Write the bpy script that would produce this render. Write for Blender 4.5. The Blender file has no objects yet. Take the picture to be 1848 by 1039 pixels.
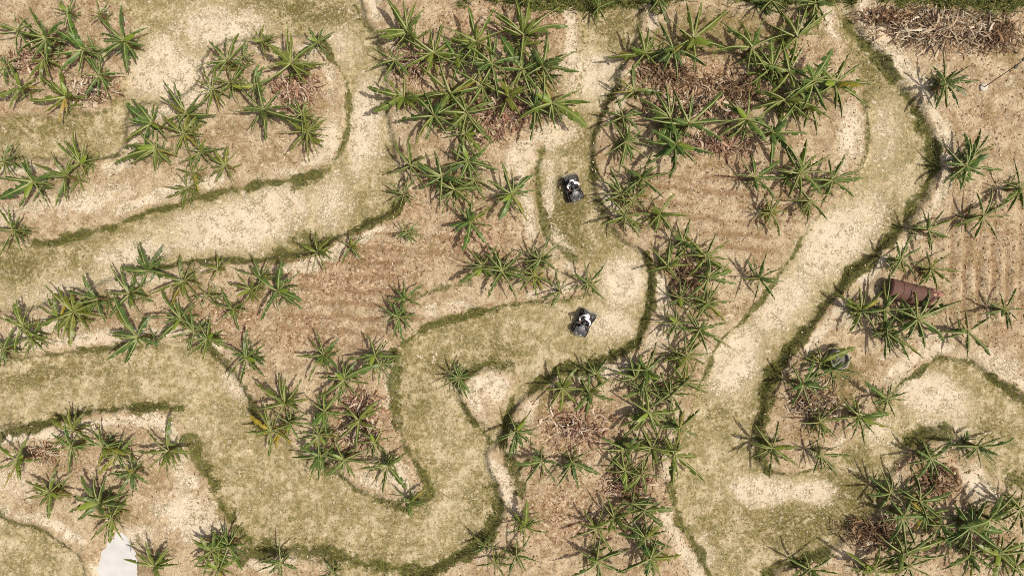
import bpy, bmesh, math, random
import numpy as np
from mathutils import Vector, Matrix
R = math.radians
C = bpy.context.scene.collection
random.seed(7); rng = np.random.default_rng(11)

# ---------------------------------------------------------------- camera, sky, sun, exposure
CAM_H = 49.0            # metres above the ground
MPP = 0.04              # metres per photograph pixel on the ground
sc = bpy.context.scene
cam = bpy.data.cameras.new("camera"); camo = bpy.data.objects.new("camera", cam); C.objects.link(camo)
camo.location = (0, 0, CAM_H); camo.rotation_euler = (0, 0, 0)
cam.sensor_width = 36.0; cam.lens = 36.0 * CAM_H / (1848 * MPP); cam.clip_end = 3000; cam.clip_start = 0.5
sc.camera = camo
SUN_ELEV = R(62); SUN_DIR = Vector((0.97, -0.24)).normalized()
w = bpy.data.worlds.new("World"); sc.world = w; w.use_nodes = True
nt = w.node_tree; bg = nt.nodes["Background"]
sky = nt.nodes.new("ShaderNodeTexSky"); sky.sky_type = 'NISHITA'; sky.sun_disc = False
sky.sun_elevation = SUN_ELEV; sky.sun_rotation = math.atan2(SUN_DIR.x, SUN_DIR.y)
hz = nt.nodes.new("ShaderNodeMix"); hz.data_type = 'RGBA'; hz.blend_type = 'MULTIPLY'; hz.inputs[0].default_value = 1.0   # warm tropical haze
hz.inputs[7].default_value = (1.0, .91, .79, 1)
nt.links.new(sky.outputs[0], hz.inputs[6]); nt.links.new(hz.outputs[2], bg.inputs[0]); bg.inputs[1].default_value = 0.13; sky.dust_density = 4.0; sky.air_density = 0.8; sky.ozone_density = 0.4
sl = bpy.data.lights.new("sun", 'SUN'); sl.energy = 4.2; sl.angle = R(0.55); sl.color = (1.0, 0.94, 0.84)
so = bpy.data.objects.new("sun", sl); C.objects.link(so)
sd = Vector((SUN_DIR.x * math.cos(SUN_ELEV), SUN_DIR.y * math.cos(SUN_ELEV), math.sin(SUN_ELEV)))
so.rotation_euler = (-sd).to_track_quat('-Z', 'Y').to_euler(); so.location = (30, -10, 60)
sc.view_settings.view_transform = 'Standard'; sc.view_settings.look = 'None'
sc.cycles.use_denoising = False; sc.cycles.filter_width = 1.0
sc.view_settings.exposure = 0.04; sc.view_settings.gamma = 1.0; sc.view_settings.use_curve_mapping = False

# ---------------------------------------------------------------- helpers
def px(x, y, z=0.0):
    k = MPP * (CAM_H - z) / CAM_H
    return ((x - 924) * k, (519.5 - y) * k)

class NT:
    def __init__(s, name):
        s.m = bpy.data.materials.new(name); s.m.use_nodes = True; s.t = s.m.node_tree
        s.b = s.t.nodes["Principled BSDF"]; s.coord = None
    def n(s, t): return s.t.nodes.new(t)
    def l(s, a, b): s.t.links.new(a, b)
    def obj(s):
        if not s.coord: s.coord = s.n("ShaderNodeTexCoord")
        return s.coord.outputs["Object"]
    def noise(s, scale, detail=3, rough=0.55, off=0.0, vec=None, stretch=None):
        nd = s.n("ShaderNodeTexNoise"); nd.inputs["Scale"].default_value = scale
        nd.inputs["Detail"].default_value = detail; nd.inputs["Roughness"].default_value = rough
        v = vec or s.obj()
        if off or stretch:
            mp = s.n("ShaderNodeMapping"); mp.inputs["Location"].default_value = (off, off * 1.7, off * .3)
            if stretch: mp.inputs["Scale"].default_value = stretch
            s.l(v, mp.inputs[0]); v = mp.outputs[0]
        s.l(v, nd.inputs["Vector"]); return nd.outputs["Fac"]
    def math(s, op, a, b=0.0, clamp=False):
        nd = s.n("ShaderNodeMath"); nd.operation = op; nd.use_clamp = clamp
        for i, q in enumerate((a, b)):
            if isinstance(q, (int, float)): nd.inputs[i].default_value = q
            else: s.l(q, nd.inputs[i])
        return nd.outputs[0]
    def step(s, v, lo, hi, a=0.0, b=1.0):
        nd = s.n("ShaderNodeMapRange"); nd.interpolation_type = 'SMOOTHSTEP'
        s.l(v, nd.inputs[0])
        for i, q in enumerate((lo, hi, a, b)): nd.inputs[i + 1].default_value = q
        return nd.outputs[0]
    def mix(s, f, a, b):
        nd = s.n("ShaderNodeMix"); nd.data_type = 'RGBA'
        if isinstance(f, (int, float)): nd.inputs[0].default_value = f
        else: s.l(f, nd.inputs[0])
        for i, q in ((6, a), (7, b)):
            if isinstance(q, tuple): nd.inputs[i].default_value = q + (1,)
            else: s.l(q, nd.inputs[i])
        return nd.outputs[2]
    def attr(s, name):
        nd = s.n("ShaderNodeAttribute"); nd.attribute_name = name; return nd
    def sep(s, c):
        nd = s.n("ShaderNodeSeparateColor"); s.l(c, nd.inputs[0]); return nd.outputs
    def rand(s):
        return s.n("ShaderNodeObjectInfo").outputs["Random"]
    def color(s, c, rough=0.8, spec=0.3):
        if isinstance(c, tuple): s.b.inputs["Base Color"].default_value = c + (1,)
        else: s.l(c, s.b.inputs["Base Color"])
        if isinstance(rough, float): s.b.inputs["Roughness"].default_value = rough
        else: s.l(rough, s.b.inputs["Roughness"])
        s.b.inputs["Specular IOR Level"].default_value = spec
        return s.m
    def bump(s, h, strength=0.5, dist=0.05):
        nd = s.n("ShaderNodeBump"); nd.inputs["Strength"].default_value = strength
        nd.inputs["Distance"].default_value = dist; s.l(h, nd.inputs["Height"])
        s.l(nd.outputs[0], s.b.inputs["Normal"])

def new_obj(name, me, parent=None, mat=None):
    o = bpy.data.objects.new(name, me); C.objects.link(o)
    if mat and me is not None:
        for q in (mat if isinstance(mat, (list, tuple)) else [mat]): me.materials.append(q)
    if parent: o.parent = parent
    return o
def tag(o, label=None, cat=None, group=None, kind=None):
    if label: o["label"] = label
    if cat: o["category"] = cat
    if group: o["group"] = group
    if kind: o["kind"] = kind
    return o
def thing(name, label, cat, loc, rz=0.0, group=None):
    o = bpy.data.objects.new(name, None); C.objects.link(o); o.location = loc; o.rotation_euler = (0, 0, rz)
    o.empty_display_size = 0.3
    return tag(o, label, cat, group)
def vnoise(x, y, scale, seed):
    g = np.random.default_rng(seed).random((257, 257))
    u = x / scale + 1000.3; v = y / scale + 1000.7
    i = np.floor(u).astype(int); j = np.floor(v).astype(int); fu = u - i; fv = v - j
    fu = fu * fu * (3 - 2 * fu); fv = fv * fv * (3 - 2 * fv)
    a = g[i % 257, j % 257]; b = g[(i + 1) % 257, j % 257]; c = g[i % 257, (j + 1) % 257]; d = g[(i + 1) % 257, (j + 1) % 257]
    return (a * (1 - fu) + b * fu) * (1 - fv) + (c * (1 - fu) + d * fu) * fv
def fbm(x, y, scale, seed, o=4):
    s = 0; a = 0.5; t = 0
    for k in range(o):
        s = s + a * vnoise(x, y, scale / 2 ** k, seed + k); t += a; a *= 0.55
    return s / t
def ss(lo, hi, v):
    t = np.clip((v - lo) / (hi - lo), 0, 1); return t * t * (3 - 2 * t)

class MB:                                   # a small mesh collector
    def __init__(s): s.v = []; s.f = []; s.mi = []; s.mat = 0
    def add(s, vs, fs):
        o = len(s.v); s.v += [tuple(q) for q in vs]; s.f += [tuple(i + o for i in q) for q in fs]; s.mi += [s.mat] * len(fs)
    def box(s, c, d, rx=0, rz=0, taper=1.0):
        m = Matrix.Translation(c) @ Matrix.Rotation(rz, 4, 'Z') @ Matrix.Rotation(rx, 4, 'X')
        vs = []
        for z in (-.5, .5):
            t = taper if z > 0 else 1
            for x, y in ((-.5, -.5), (.5, -.5), (.5, .5), (-.5, .5)): vs.append(m @ Vector((x * d[0] * t, y * d[1] * t, z * d[2])))
        s.add(vs, [(3, 2, 1, 0), (4, 5, 6, 7), (0, 1, 5, 4), (1, 2, 6, 5), (2, 3, 7, 6), (3, 0, 4, 7)])
    def tube(s, pts, r, n=8, caps=True):
        pts = [Vector(p) for p in pts]; rs = r if isinstance(r, (list, tuple)) else [r] * len(pts)
        rings = []
        for i, p in enumerate(pts):
            d = (pts[min(i + 1, len(pts) - 1)] - pts[max(i - 1, 0)]).normalized()
            a = d.cross(Vector((0, 0, 1)))
            if a.length < 0.05: a = d.cross(Vector((1, 0, 0)))
            a.normalize(); b = d.cross(a)
            rings.append([p + (a * math.cos(2 * math.pi * k / n) + b * math.sin(2 * math.pi * k / n)) * rs[i] for k in range(n)])
        vs = [q for rg in rings for q in rg]; fs = []
        for i in range(len(pts) - 1):
            for k in range(n): fs.append((i * n + k, i * n + (k + 1) % n, (i + 1) * n + (k + 1) % n, (i + 1) * n + k))
        if caps: fs.append(tuple(range(n - 1, -1, -1))); fs.append(tuple((len(pts) - 1) * n + k for k in range(n)))
        s.add(vs, fs)
    def lathe(s, prof, n=24, M=Matrix(), closed=False):
        vs = []
        for r, z in prof:
            for k in range(n): vs.append(M @ Vector((r * math.cos(2 * math.pi * k / n), r * math.sin(2 * math.pi * k / n), z)))
        fs = []; m = len(prof)
        for i in range(m if closed else m - 1):
            j = (i + 1) % m
            for k in range(n): fs.append((i * n + k, i * n + (k + 1) % n, j * n + (k + 1) % n, j * n + k))
        s.add(vs, fs)
    def loft(s, secs):                      # closed rings of equal length
        n = len(secs[0]); vs = [q for r in secs for q in r]; fs = []
        for i in range(len(secs) - 1):
            for k in range(n): fs.append((i * n + k, i * n + (k + 1) % n, (i + 1) * n + (k + 1) % n, (i + 1) * n + k))
        fs.append(tuple(range(n - 1, -1, -1))); fs.append(tuple((len(secs) - 1) * n + k for k in range(n)))
        s.add(vs, fs)
    def mesh(s, name, smooth=False, bevel=0.0):
        me = bpy.data.meshes.new(name); me.from_pydata(s.v, [], s.f)
        if any(s.mi): me.polygons.foreach_set("material_index", s.mi)
        if bevel:
            bm = bmesh.new(); bm.from_mesh(me)
            bmesh.ops.recalc_face_normals(bm, faces=bm.faces)
            bmesh.ops.bevel(bm, geom=[e for e in bm.edges if len(e.link_faces) == 2 and e.calc_face_angle(0) > 0.6], offset=bevel, segments=2, affect='EDGES', profile=0.6)
            bm.to_mesh(me); bm.free()
        if smooth: me.polygons.foreach_set("use_smooth", [True] * len(me.polygons))
        me.update(); return me
    def build(s, name, mat, parent=None, smooth=False, bevel=0.0):
        return new_obj(name, s.mesh(name, smooth, bevel), parent, mat)

# ---------------------------------------------------------------- where the banana plants stand
# clumps: phrase, then plants as "x y r[b] [| angles:lengths clockwise from the top]"
CLUMPS = [
("in the upper row of the top-left corner", ["30 55 42","82 68 50 | 330:60 300:62 275:50 250:60 215:45 180:45 100:40","121 20 25b","148 88 50 | 325:52 340:70 305:60 250:56 225:50 190:40 110:35","178 25 26","222 73 48b | 355:58 315:60 290:40 65:45 105:35 140:38 165:52 235:52"]),
("in the lower row of the top-left corner", ["8 118 28","38 158 42b | 300:40 240:48 215:40 70:35 340:45","80 106 38","118 173 50b | 300:60 255:58 225:45 185:45 100:40 340:45","178 135 40 | 270:42 320:50 90:40 150:48 205:42 180:35"]),
("in the clump overhanging the upper-left pale path", ["273 222 50b | 270:52 300:55 325:58 0:38 235:55 200:40 130:40","335 205 46 | 320:65 340:55 30:48 95:48 250:50 60:40 300:50","330 240 42","280 267 50b | 255:75 235:52 280:58 180:38 145:35 320:50","361 273 36b"]),
("in the row on the left edge bed", ["3 290 38","58 328 52b | 330:50 345:40 275:58 235:62 200:48 140:52 70:45","118 318 46 | 320:55 290:60 270:50 200:52 185:40 30:40","143 294 42b | 350:58 315:52 330:45 20:40 80:35 150:42 240:40"]),
("on the left side of the reddish heap bed", ["410 108 44 | 320:45 265:52 350:45 200:45 15:48 240:40","383 160 40","418 147 36","439 102 26","458 155 38b","475 198 54 | 310:58 262:56 355:56 170:52 112:76 90:45 210:40"]),
("down the left edge of the top-centre clump", ["735 55 54 | 330:60 345:50 10:50 35:45 250:48 210:40 270:55","712 108 40","729 174 54b | 275:62 235:58 315:48 180:35 90:40 130:45","783 208 58 | 268:62 220:55 190:45 320:60 45:40 150:45","740 298 46 | 320:45 0:50 245:42 100:45 150:40 60:45"]),
("in the upper row of the top-centre clump", ["783 95 60b | 290:66 305:78 345:45 20:50 200:42 235:55 120:50 60:45","825 105 46b","860 75 58 | 300:62 350:58 35:62 130:50 210:50 75:50 270:45","888 115 60 | 355:60 285:58 310:78 165:56 205:55 70:50 130:45","945 62 64 | 312:70 288:58 350:60 12:64 45:76 75:74 183:55"]),
("in the lower row of the top-centre clump", ["813 168 60 | 270:62 305:78 335:64 60:60 130:55 215:52","842 202 58 | 270:64 85:60 70:48 145:66 225:45 315:55 190:45","870 155 50","918 172 52 | 310:62 290:55 20:45 200:50 150:42 80:45","840 242 46b"]),
("on the right flank of the top-centre clump", ["943 125 52 | 320:66 270:45 205:45 165:58 355:45 60:45","980 118 62 | 12:62 60:72 108:62 172:60 300:40 330:40","965 193 52 | 300:52 235:45 190:60 120:45 350:55","996 186 60b | 340:60 80:66 118:72 145:35 250:48 330:50 195:40"]),
("in the clump left of the upper quad bike", ["728 350 32","797 318 50 | 300:50 345:45 190:55 235:45 60:42 120:45 270:40","845 290 50b | 300:40 55:50 90:45 110:52 200:45 340:40 240:45","820 342 44 | 180:40 215:45 130:45 80:48 290:45 330:45","856 325 38"]),
("in the dark row beneath the star-shaped plant", ["870 480 40b | 325:40 280:38 230:50 40:45 90:40","906 490 46 | 340:50 50:48 270:48 215:50 150:55 100:45 20:45","962 496 38","975 468 42 | 335:45 20:48 55:50 240:45 120:40 300:40"]),
("along the green grass verge at the very top", ["948 0 28","1080 14 30 | 150:30 190:28 215:25 330:25 20:20","1190 -4 40","1392 0 42","1473 5 50 | 195:58 180:45 150:35 60:40 270:40"]),
("on the upper rim of the upper-right bed", ["1165 95 50 | 345:48 25:48 258:62 300:38 215:52 82:45 130:30","1216 88 50 | 330:52 285:38 176:56 115:62 210:40","1252 68 60b | 350:58 55:72 300:52 112:56 176:52 235:40","1358 85 60 | 270:66 305:66 345:50 18:56 65:60 140:50 195:35","1440 65 62 | 330:58 2:50 16:64 52:68 66:48 188:60"]),
("in the dense knot right of the brown heaps", ["1395 120 50","1426 130 52 | 340:58 20:52 280:50 90:45 140:42 215:50","1418 180 60 | 45:58 60:70 240:64 285:45 105:62 150:50","1463 192 46 | 115:48 160:50 270:42 200:40 320:45","1469 145 60 | 20:58 45:45 300:48 160:55 200:52 240:55 100:50","1508 150 60b | 22:58 52:52 85:72 118:64 160:58 175:45 300:42"]),
("along the lower rim of the brown heaps", ["1210 212 54 | 350:55 300:60 270:42 15:45 200:45 160:35","1220 260 56b | 235:60 180:56 112:66 128:50 350:40 290:48","1245 222 60 | 45:78 5:48 80:66 115:62 270:80 330:60","1349 215 58b | 12:52 310:52 245:58 215:52 190:45 135:50 112:48","1395 238 50 | 45:62 90:60 150:50 178:66 140:75 300:40"]),
("at the left end of the upper-right bed", ["1145 163 44 | 300:40 355:45 80:42 95:52 230:40 40:38","1125 210 42 | 290:38 345:32 130:38 240:40 180:30","1130 255 46 | 330:38 235:45 190:60 160:35 130:62 60:40"]),
("in the clump right of the upper quad bike", ["1122 350 46 | 330:48 270:50 245:42 40:40 100:45","1142 362 42","1130 390 40 | 190:40 250:48 150:42 80:40 320:45","1158 322 46 | 22:50 300:40 80:52 235:48 140:48","1191 386 42 | 330:40 30:42 92:48 150:42 135:50 220:40"]),
("in the group inside the wide right-hand bend", ["1363 320 42 | 320:48 355:42 48:50 270:38 92:50 132:48 185:22","1392 383 40 | 335:34 30:36 270:28 212:32 150:42 80:30","1445 312 52 | 10:56 52:54 85:55 130:50 172:40 210:50 270:48 325:60","1463 362 42 | 185:40 135:42 90:38 270:38 210:40","1503 326 46 | 350:38 28:48 90:50 120:45 270:50 65:48"]),
("at the head of the central column", ["1206 480 40 | 0:50 320:42 45:55 90:40 250:38 150:30","1233 435 38 | 335:34 22:40 130:45 200:42","1275 463 46 | 15:40 55:48 125:48 180:50 215:42 275:46 310:52","1280 500 46 | 355:45 110:46 230:55 200:40 60:48"]),
("in the central column beside the pale bare bend", ["1222 582 36b","1228 538 36b","1263 595 46 | 70:45 118:58 320:45 270:45 160:42 210:48","1278 547 44 | 10:45 85:45 140:45 215:45 300:38 250:38"]),
("in the dark knot halfway down the central column", ["1148 682 42","1167 668 48b | 330:35 25:50 50:45 280:50 150:45 200:45","1165 702 44","1210 710 42 | 0:35 45:45 95:35 180:45 230:50 145:45","1238 690 40","1240 643 46 | 350:48 25:40 45:42 82:40 180:50 225:48 260:35 295:35"]),
("in the lower knot of the central column", ["1129 811 44 | 300:45 225:50 270:50 60:40","1129 850 38b","1158 855 36","1171 744 52b | 310:48 250:52 225:60 92:52 140:45 165:40 350:45","1178 808 46 | 330:45 20:45 270:48 215:52 180:40 100:48","1217 821 50 | 40:40 130:66 180:56 240:45 190:50 330:40","1227 772 42 | 0:35 42:48 320:30 180:40 270:38 120:35"]),
("in the bottom-centre clump under the central column", ["1077 954 42 | 250:48 190:40 140:50 50:40 320:40","1079 1013 50 | 2:48 65:56 108:52 250:52 180:40 300:40","1109 935 48 | 320:45 345:38 60:40 245:48 200:35 120:45","1142 909 38 | 90:48 70:42 120:45 215:40","1163 922 40 | 80:48 120:40 180:40 20:32","1165 971 42 | 35:42 110:45 270:45 320:40 180:38","1175 1008 50 | 52:54 90:50 255:60 320:45 190:48 145:40"]),
("in the trio below the lower quad bike", ["1015 700 42 | 340:38 30:42 265:40 215:48 140:42 180:40 90:42","1063 708 40 | 60:40 215:40 180:38 110:45 330:35","1075 675 36 | 325:35 30:38 260:40 110:35 150:40"]),
("in the bottom group beside the deep green bank", ["875 985 28 | 310:30 250:32 100:25 30:20","893 1016 32","932 1003 38 | 0:38 40:40 100:38 205:38 150:30 260:35","948 951 42 | 355:48 315:38 65:38 105:40 190:36 255:35"]),
("at the left end of the furrowed bed", ["375 532 32","392 485 30 | 0:30 60:28 250:36 200:26 280:32","418 558 36b | 330:40 290:40 160:38 220:38 60:30","453 523 40b | 290:42 320:35 200:38 60:38","470 500 38 | 340:42 290:45 30:30","500 525 52b | 0:50 45:48 305:58 200:56 130:50 90:40"]),
("in the four standing below the furrowed bed", ["583 640 44b | 345:42 42:38 262:46 215:52 172:30 130:35","620 685 44b | 8:36 280:44 230:52 184:46 95:46 62:70 140:42","676 642 44b | 345:38 258:48 215:46 95:46 150:42 40:40","690 658 34"]),
("in the upper row left of the furrowed bed", ["105 572 38b","130 563 56 | 310:62 335:48 350:40 195:45 175:58 95:52 250:60 215:42","175 540 44 | 330:46 290:52 255:45 170:40","233 530 50b | 270:48 320:58 225:52 345:45 160:42 100:40","265 488 50 | 330:46 345:50 40:50 270:46 100:55 60:40","330 507 44 | 350:42 20:36 240:58 210:48 170:40 100:38 290:50"]),
("in the lower row left of the furrowed bed", ["3 630 40","40 590 48 | 345:48 290:48 15:40 120:48 200:45","56 610 38b","248 608 52b | 308:58 340:78 280:55 268:52 232:62 200:50 100:40","325 575 46b | 320:56 345:42 275:62 230:60 40:40 120:45","350 598 38","373 610 42b | 225:45 190:38 120:45 85:42 270:40 330:40"]),
("on the left of the grassy peninsula bed", ["489 778 46 | 268:46 300:44 340:50 178:42 70:52 110:40","513 729 50 | 310:62 345:50 40:50 265:50 210:42 110:45","521 762 36b","575 785 40b","585 742 50b | 355:40 45:48 300:40 100:42 215:45"]),
("on the right of the grassy peninsula bed", ["579 822 44 | 262:50 290:40 210:45 190:40 100:48 330:35","621 830 44b | 340:42 60:55 95:40 185:45 150:36 300:45","647 759 46 | 40:50 225:50 190:48 120:38 320:45","676 798 40b | 30:42 70:40 310:38 170:40 215:38","699 840 40 | 60:40 270:45 225:42 195:45 135:50"]),
("in the cluster around the bottom-left bed", ["31 830 44b | 310:50 338:38 30:42 200:46 172:32 95:38 250:40","88 889 42b | 20:44 48:50 302:44 252:48 172:42 90:38","127 808 42","130 778 44 | 355:40 290:42 30:38 100:36 230:40","186 808 46b | 310:48 330:40 0:42 100:42 200:38","209 822 44","238 853 44 | 270:48 40:36 200:42 175:40 110:35 320:40"]),
("beside the milky puddle", ["178 908 54b | 315:56 345:50 275:50 260:58 225:45 20:45 100:48","200 935 44 | 200:45 175:40 225:48 145:40 30:45","236 983 10b","277 1023 44 | 345:46 295:48 310:40 80:40 30:38"]),
("in the bottom-edge bunch right of the puddle", ["382 994 40","393 1027 44b | 280:40 250:38 0:35 200:40","412 984 46 | 330:38 25:46 265:58 200:48 150:48 300:40"]),
("in the row beneath the rusty tank", ["1556 560 44 | 310:48 355:42 40:45 210:44 140:50 85:45","1598 558 46 | 350:48 38:58 0:64 90:46 180:50 270:45 130:40","1598 598 42 | 240:24 184:46 170:40 130:40","1623 611 38 | 150:44 125:52 60:36","1658 575 54 | 352:48 30:54 62:80 118:62 168:50 240:54 290:44"]),
("in the bush beside the round concrete ring", ["1450 693 46 | 330:40 15:42 215:42 165:52 105:45 60:40","1481 654 38 | 350:32 60:62 290:40 200:40","1505 668 38 | 90:42 120:36 250:40 180:32 60:38"]),
("in the upper rank of the bottom-right thicket", ["1609 890 44 | 330:50 300:48 350:46 260:40 215:36","1632 933 44 | 328:38 85:62 265:44 200:46 180:62 155:50 20:35","1661 904 48 | 300:44 350:60 70:58 90:56 130:45","1670 928 42","1697 948 42b | 150:42 180:48 220:45 85:45","1788 936 52 | 35:60 70:66 250:60 120:50 10:45 200:44","1842 918 44"]),
("in the lower rank of the bottom-right thicket", ["1577 1030 46b | 310:62 60:52 20:44 90:50","1632 999 54 | 300:55 60:44 45:60 92:70 65:82 200:40 340:40","1642 1022 42","1752 999 48 | 240:58 180:52 120:55 350:48 60:45","1753 952 56b | 245:52 90:55 130:62 200:48 320:50 30:50","1805 1000 50b","1836 1022 42b"]),
]
SINGLES = [
(22,415,40,0,"lone banana plant on the left edge where the dark bank begins","350:40 335:44 270:38 200:45 150:40 90:35"),
(338,340,34,0,"low bushy banana plant on the bank above the long pale track","0:35 330:35 240:40 270:40 200:38 160:35 110:30 60:30"),
(348,312,30,0,"small banana plant tucked behind the low bushy one above the pale track",None),
(406,299,34,0,"small fine-leaved banana plant alone in the olive patch above the pale track","0:34 35:36 300:40 320:30 150:36 200:34 240:32"),
(471,75,30,1,"small banana plant with yellow-green leaf at the top of the reddish heap bed","0:30 75:30 170:28 290:30 330:26"),
(524,114,56,0,"wide-spread banana plant with long stiff arms above the reddish heap","352:62 45:46 92:56 140:42 225:60 262:58 320:34"),
(573,75,32,1,"small bright banana plant at the corner beside the upper pale path","60:34 140:34 230:40 320:28 20:26"),
(544,206,40,0,"dark banana plant touching the lower side of the reddish heap",None),
(554,236,48,0,"dark spidery banana plant at the lowest tip of the reddish heap bed","300:52 262:48 182:52 150:40 215:45 350:48 110:36 40:38"),
(924,350,50,1,"separate banana plant with a split bright leaf left of the upper quad bike","345:56 38:48 302:48 85:40 146:52 198:50 255:30"),
(848,400,46,0,"lone star-shaped banana plant above the reddish litter in the middle bed","0:46 318:40 58:46 100:40 136:45 190:52 250:36"),
(735,420,30,0,"thin wispy banana plant alone on the litter left of the star-shaped one",None),
(1012,525,32,0,"small banana plant above the lower quad bike, left one of the pair",None),
(1062,510,36,0,"small banana plant above the lower quad bike, right one of the pair","355:36 45:40 300:28 140:38 195:36 250:25"),
(730,542,34,0,"upper plant of the close pair at the right end of the furrowed bed","0:34 42:40 268:28 100:28 200:30"),
(720,572,42,0,"lower plant of the close pair at the right end of the furrowed bed","82:40 178:42 200:36 300:36 330:40 130:35 250:30"),
(573,455,40,0,"banana plant on the grassy corner where the long bank turns","345:36 45:38 290:32 245:36 200:42 155:36 110:34"),
(633,445,32,0,"small banana plant just right of the grassy corner plant","300:34 50:34 0:30 215:32 140:34"),
(1370,502,44,0,"banana plant alone on the bank between the central column and right track","15:44 330:40 95:46 150:44 192:42 265:34 60:40"),
(443,645,42,1,"banana plant at the tip where the dark bank starts down to the peninsula","358:48 305:42 230:52 190:48 140:44 60:40"),
(828,683,40,0,"banana plant at the left side of the small heart-shaped island","30:36 350:34 300:34 250:42 190:40 82:36 210:30"),
(932,778,44,1,"banana plant on the dark gully right below the heart-shaped island","340:36 30:44 98:38 132:40 190:48 250:38"),
(978,832,40,0,"left plant of the two spiky ones on the reddish litter bed","355:30 260:46 222:44 182:40 140:42 95:36"),
(1033,834,42,0,"right plant of the two spiky ones on the reddish litter bed","330:32 52:46 108:50 170:45 210:50 265:38"),
(740,905,36,0,"low banana plant at the lowest tip of the grassy peninsula bed","45:34 310:36 215:34 180:30 100:30 0:28"),
(303,814,46,0,"star-shaped banana plant at the right end of the bottom-left bed","358:60 308:52 262:56 225:44 186:50 130:24"),
(507,1016,38,0,"pale banana plant alone near the bottom edge on the dark bank","350:44 38:38 285:34 255:50 100:30 180:28"),
(601,1036,24,0,"tiny banana plant cut by the bottom edge in the dark green grass",None),
(1708,150,48,0,"lone banana plant casting a clear shadow beside the thin lamp post","312:38 352:50 48:54 84:56 150:42 210:48 262:22"),
(1745,300,50,1,"dense bright banana plant on the right bank of the wide bend","305:48 358:54 20:40 70:40 95:60 185:40 240:48 120:36"),
(1757,282,40,0,"darker banana plant growing behind the dense bright one on the right bank","340:34 10:46 35:45 65:40"),
(1843,338,44,0,"banana plant on the right edge above the vertical furrows","340:46 290:36 225:40 200:45 180:36"),
(1776,390,46,0,"yellow-green banana plant at the head of the vertical furrows","16:52 55:60 88:44 145:46 212:44 255:54"),
(1676,413,40,0,"flat open banana plant on the bank left of the vertical furrows","335:36 35:38 65:54 112:48 176:36 165:44 282:22"),
(1628,468,40,0,"banana plant above the rusty tank, left of the two","15:44 342:34 282:38 62:38 140:34 215:36 100:42"),
(1681,484,38,0,"banana plant above the rusty tank, right of the two","50:48 340:30 95:52 132:40 222:40 172:38"),
(1748,598,44,0,"banana plant at the far right of the row below the rusty tank","340:36 52:44 130:54 182:44 250:44 275:62"),
(1816,558,40,0,"thin yellowing banana plant standing alone in the vertical furrows","20:40 335:30 255:46 170:36 290:45"),
(1603,720,32,0,"small banana plant on the bank of the small right-hand loop","62:36 92:30 160:32 205:36 300:48 250:28"),
(1553,752,48,1,"spreading banana plant at the edge of the pale right-hand crossing","345:32 75:48 115:58 166:48 232:44 265:60 310:48"),
(1480,820,36,0,"ragged low banana plant on the lower rim of the ring-bush bed","60:38 85:52 140:46 195:34 290:28 350:28"),
(1480,762,38,0,"dark sprawling banana plant in front of the twig heap by the ring","45:50 265:44 130:38 80:45 350:35"),
(1395,808,48,1,"bright full banana plant on the rounded tip of the right-hand bed","322:50 12:48 80:42 130:52 184:52 240:48 276:38"),
(1681,827,44,0,"thin banana plant between the grassy hump and the bottom-right thicket","328:40 56:50 118:54 210:40 255:45"),
(1765,806,48,0,"sparse banana plant with flat blades on the right crossing","62:44 85:66 138:40 165:36 275:52 230:30"),
(1462,1028,44,0,"banana plant by the bottom edge on the dark curved bank","345:46 60:48 90:50 300:45 250:36"),
]
# ---------------------------------------------------------------- the ground: planting beds stand a step above the track
BEDS = [
 [(-400,270),(60,285),(190,292),(226,272),(232,195),(300,180),(360,165),(366,100),(440,70),(500,65),(560,60),(605,108),(630,190),(628,265),(590,300),(540,318),(440,340),(330,362),(200,400),(110,438),(55,443),(-400,420)],
 [(-400,-400),(160,-400),(150,0),(245,20),(262,80),(225,140),(215,205),(120,215),(-400,215)],
 [(640,-400),(645,10),(690,85),(703,200),(720,300),(737,352),(690,390),(620,427),(540,466),(470,466),(380,470),(290,480),(200,510),(100,545),(0,565),(-400,580),(-400,650),(0,646),(100,640),(200,629),(300,614),(360,622),(420,660),(455,720),(475,785),(530,805),(600,850),(680,895),(735,918),(775,890),(765,840),(730,785),(705,720),(715,650),(750,603),(800,576),(880,560),(960,551),(1030,545),(1072,520),(1060,488),(1010,450),(980,410),(965,370),(963,315),(980,262),(1030,200),(1058,130),(1050,60),(1045,-400)],
 [(1066,335),(1062,280),(1078,220),(1100,170),(1128,110),(1160,45),(1180,-400),(1480,-400),(1500,30),(1540,100),(1568,190),(1570,260),(1545,330),(1490,380),(1440,430),(1400,500),(1340,570),(1290,625),(1262,690),(1235,780),(1212,870),(1222,940),(1255,1000),(1290,1045),(1400,1500),(560,1500),(740,1045),(800,1020),(862,985),(905,940),(906,890),(868,815),(900,795),(905,770),(930,735),(960,702),(1010,672),(1080,650),(1135,628),(1172,585),(1180,520),(1168,460),(1120,430),(1085,390)],
 [(828,690),(866,660),(925,666),(944,684),(915,725),(892,782),(842,742)],
 [(1530,-400),(1530,25),(1575,80),(1618,140),(1652,190),(1676,240),(1686,290),(1680,335),(1656,380),(1618,420),(1540,490),(1480,560),(1430,620),(1390,680),(1368,760),(1363,805),(1375,848),(1400,860),(1450,852),(1500,836),(1560,775),(1600,715),(1640,670),(1700,645),(1760,650),(1810,690),(1850,722),(2300,780),(2300,-400)],
 [(1598,865),(1650,785),(1700,768),(1740,800),(1778,850),(1850,902),(2300,930),(2300,1500),(1340,1500),(1380,1045),(1420,1010),(1500,990),(1560,955)],
 [(-400,810),(60,768),(140,748),(240,735),(310,740),(338,780),(362,850),(405,915),(432,965),(450,1000),(540,985),(640,1020),(680,1500),(100,1500),(165,1012),(110,970),(50,935),(-400,880)],
]
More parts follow.
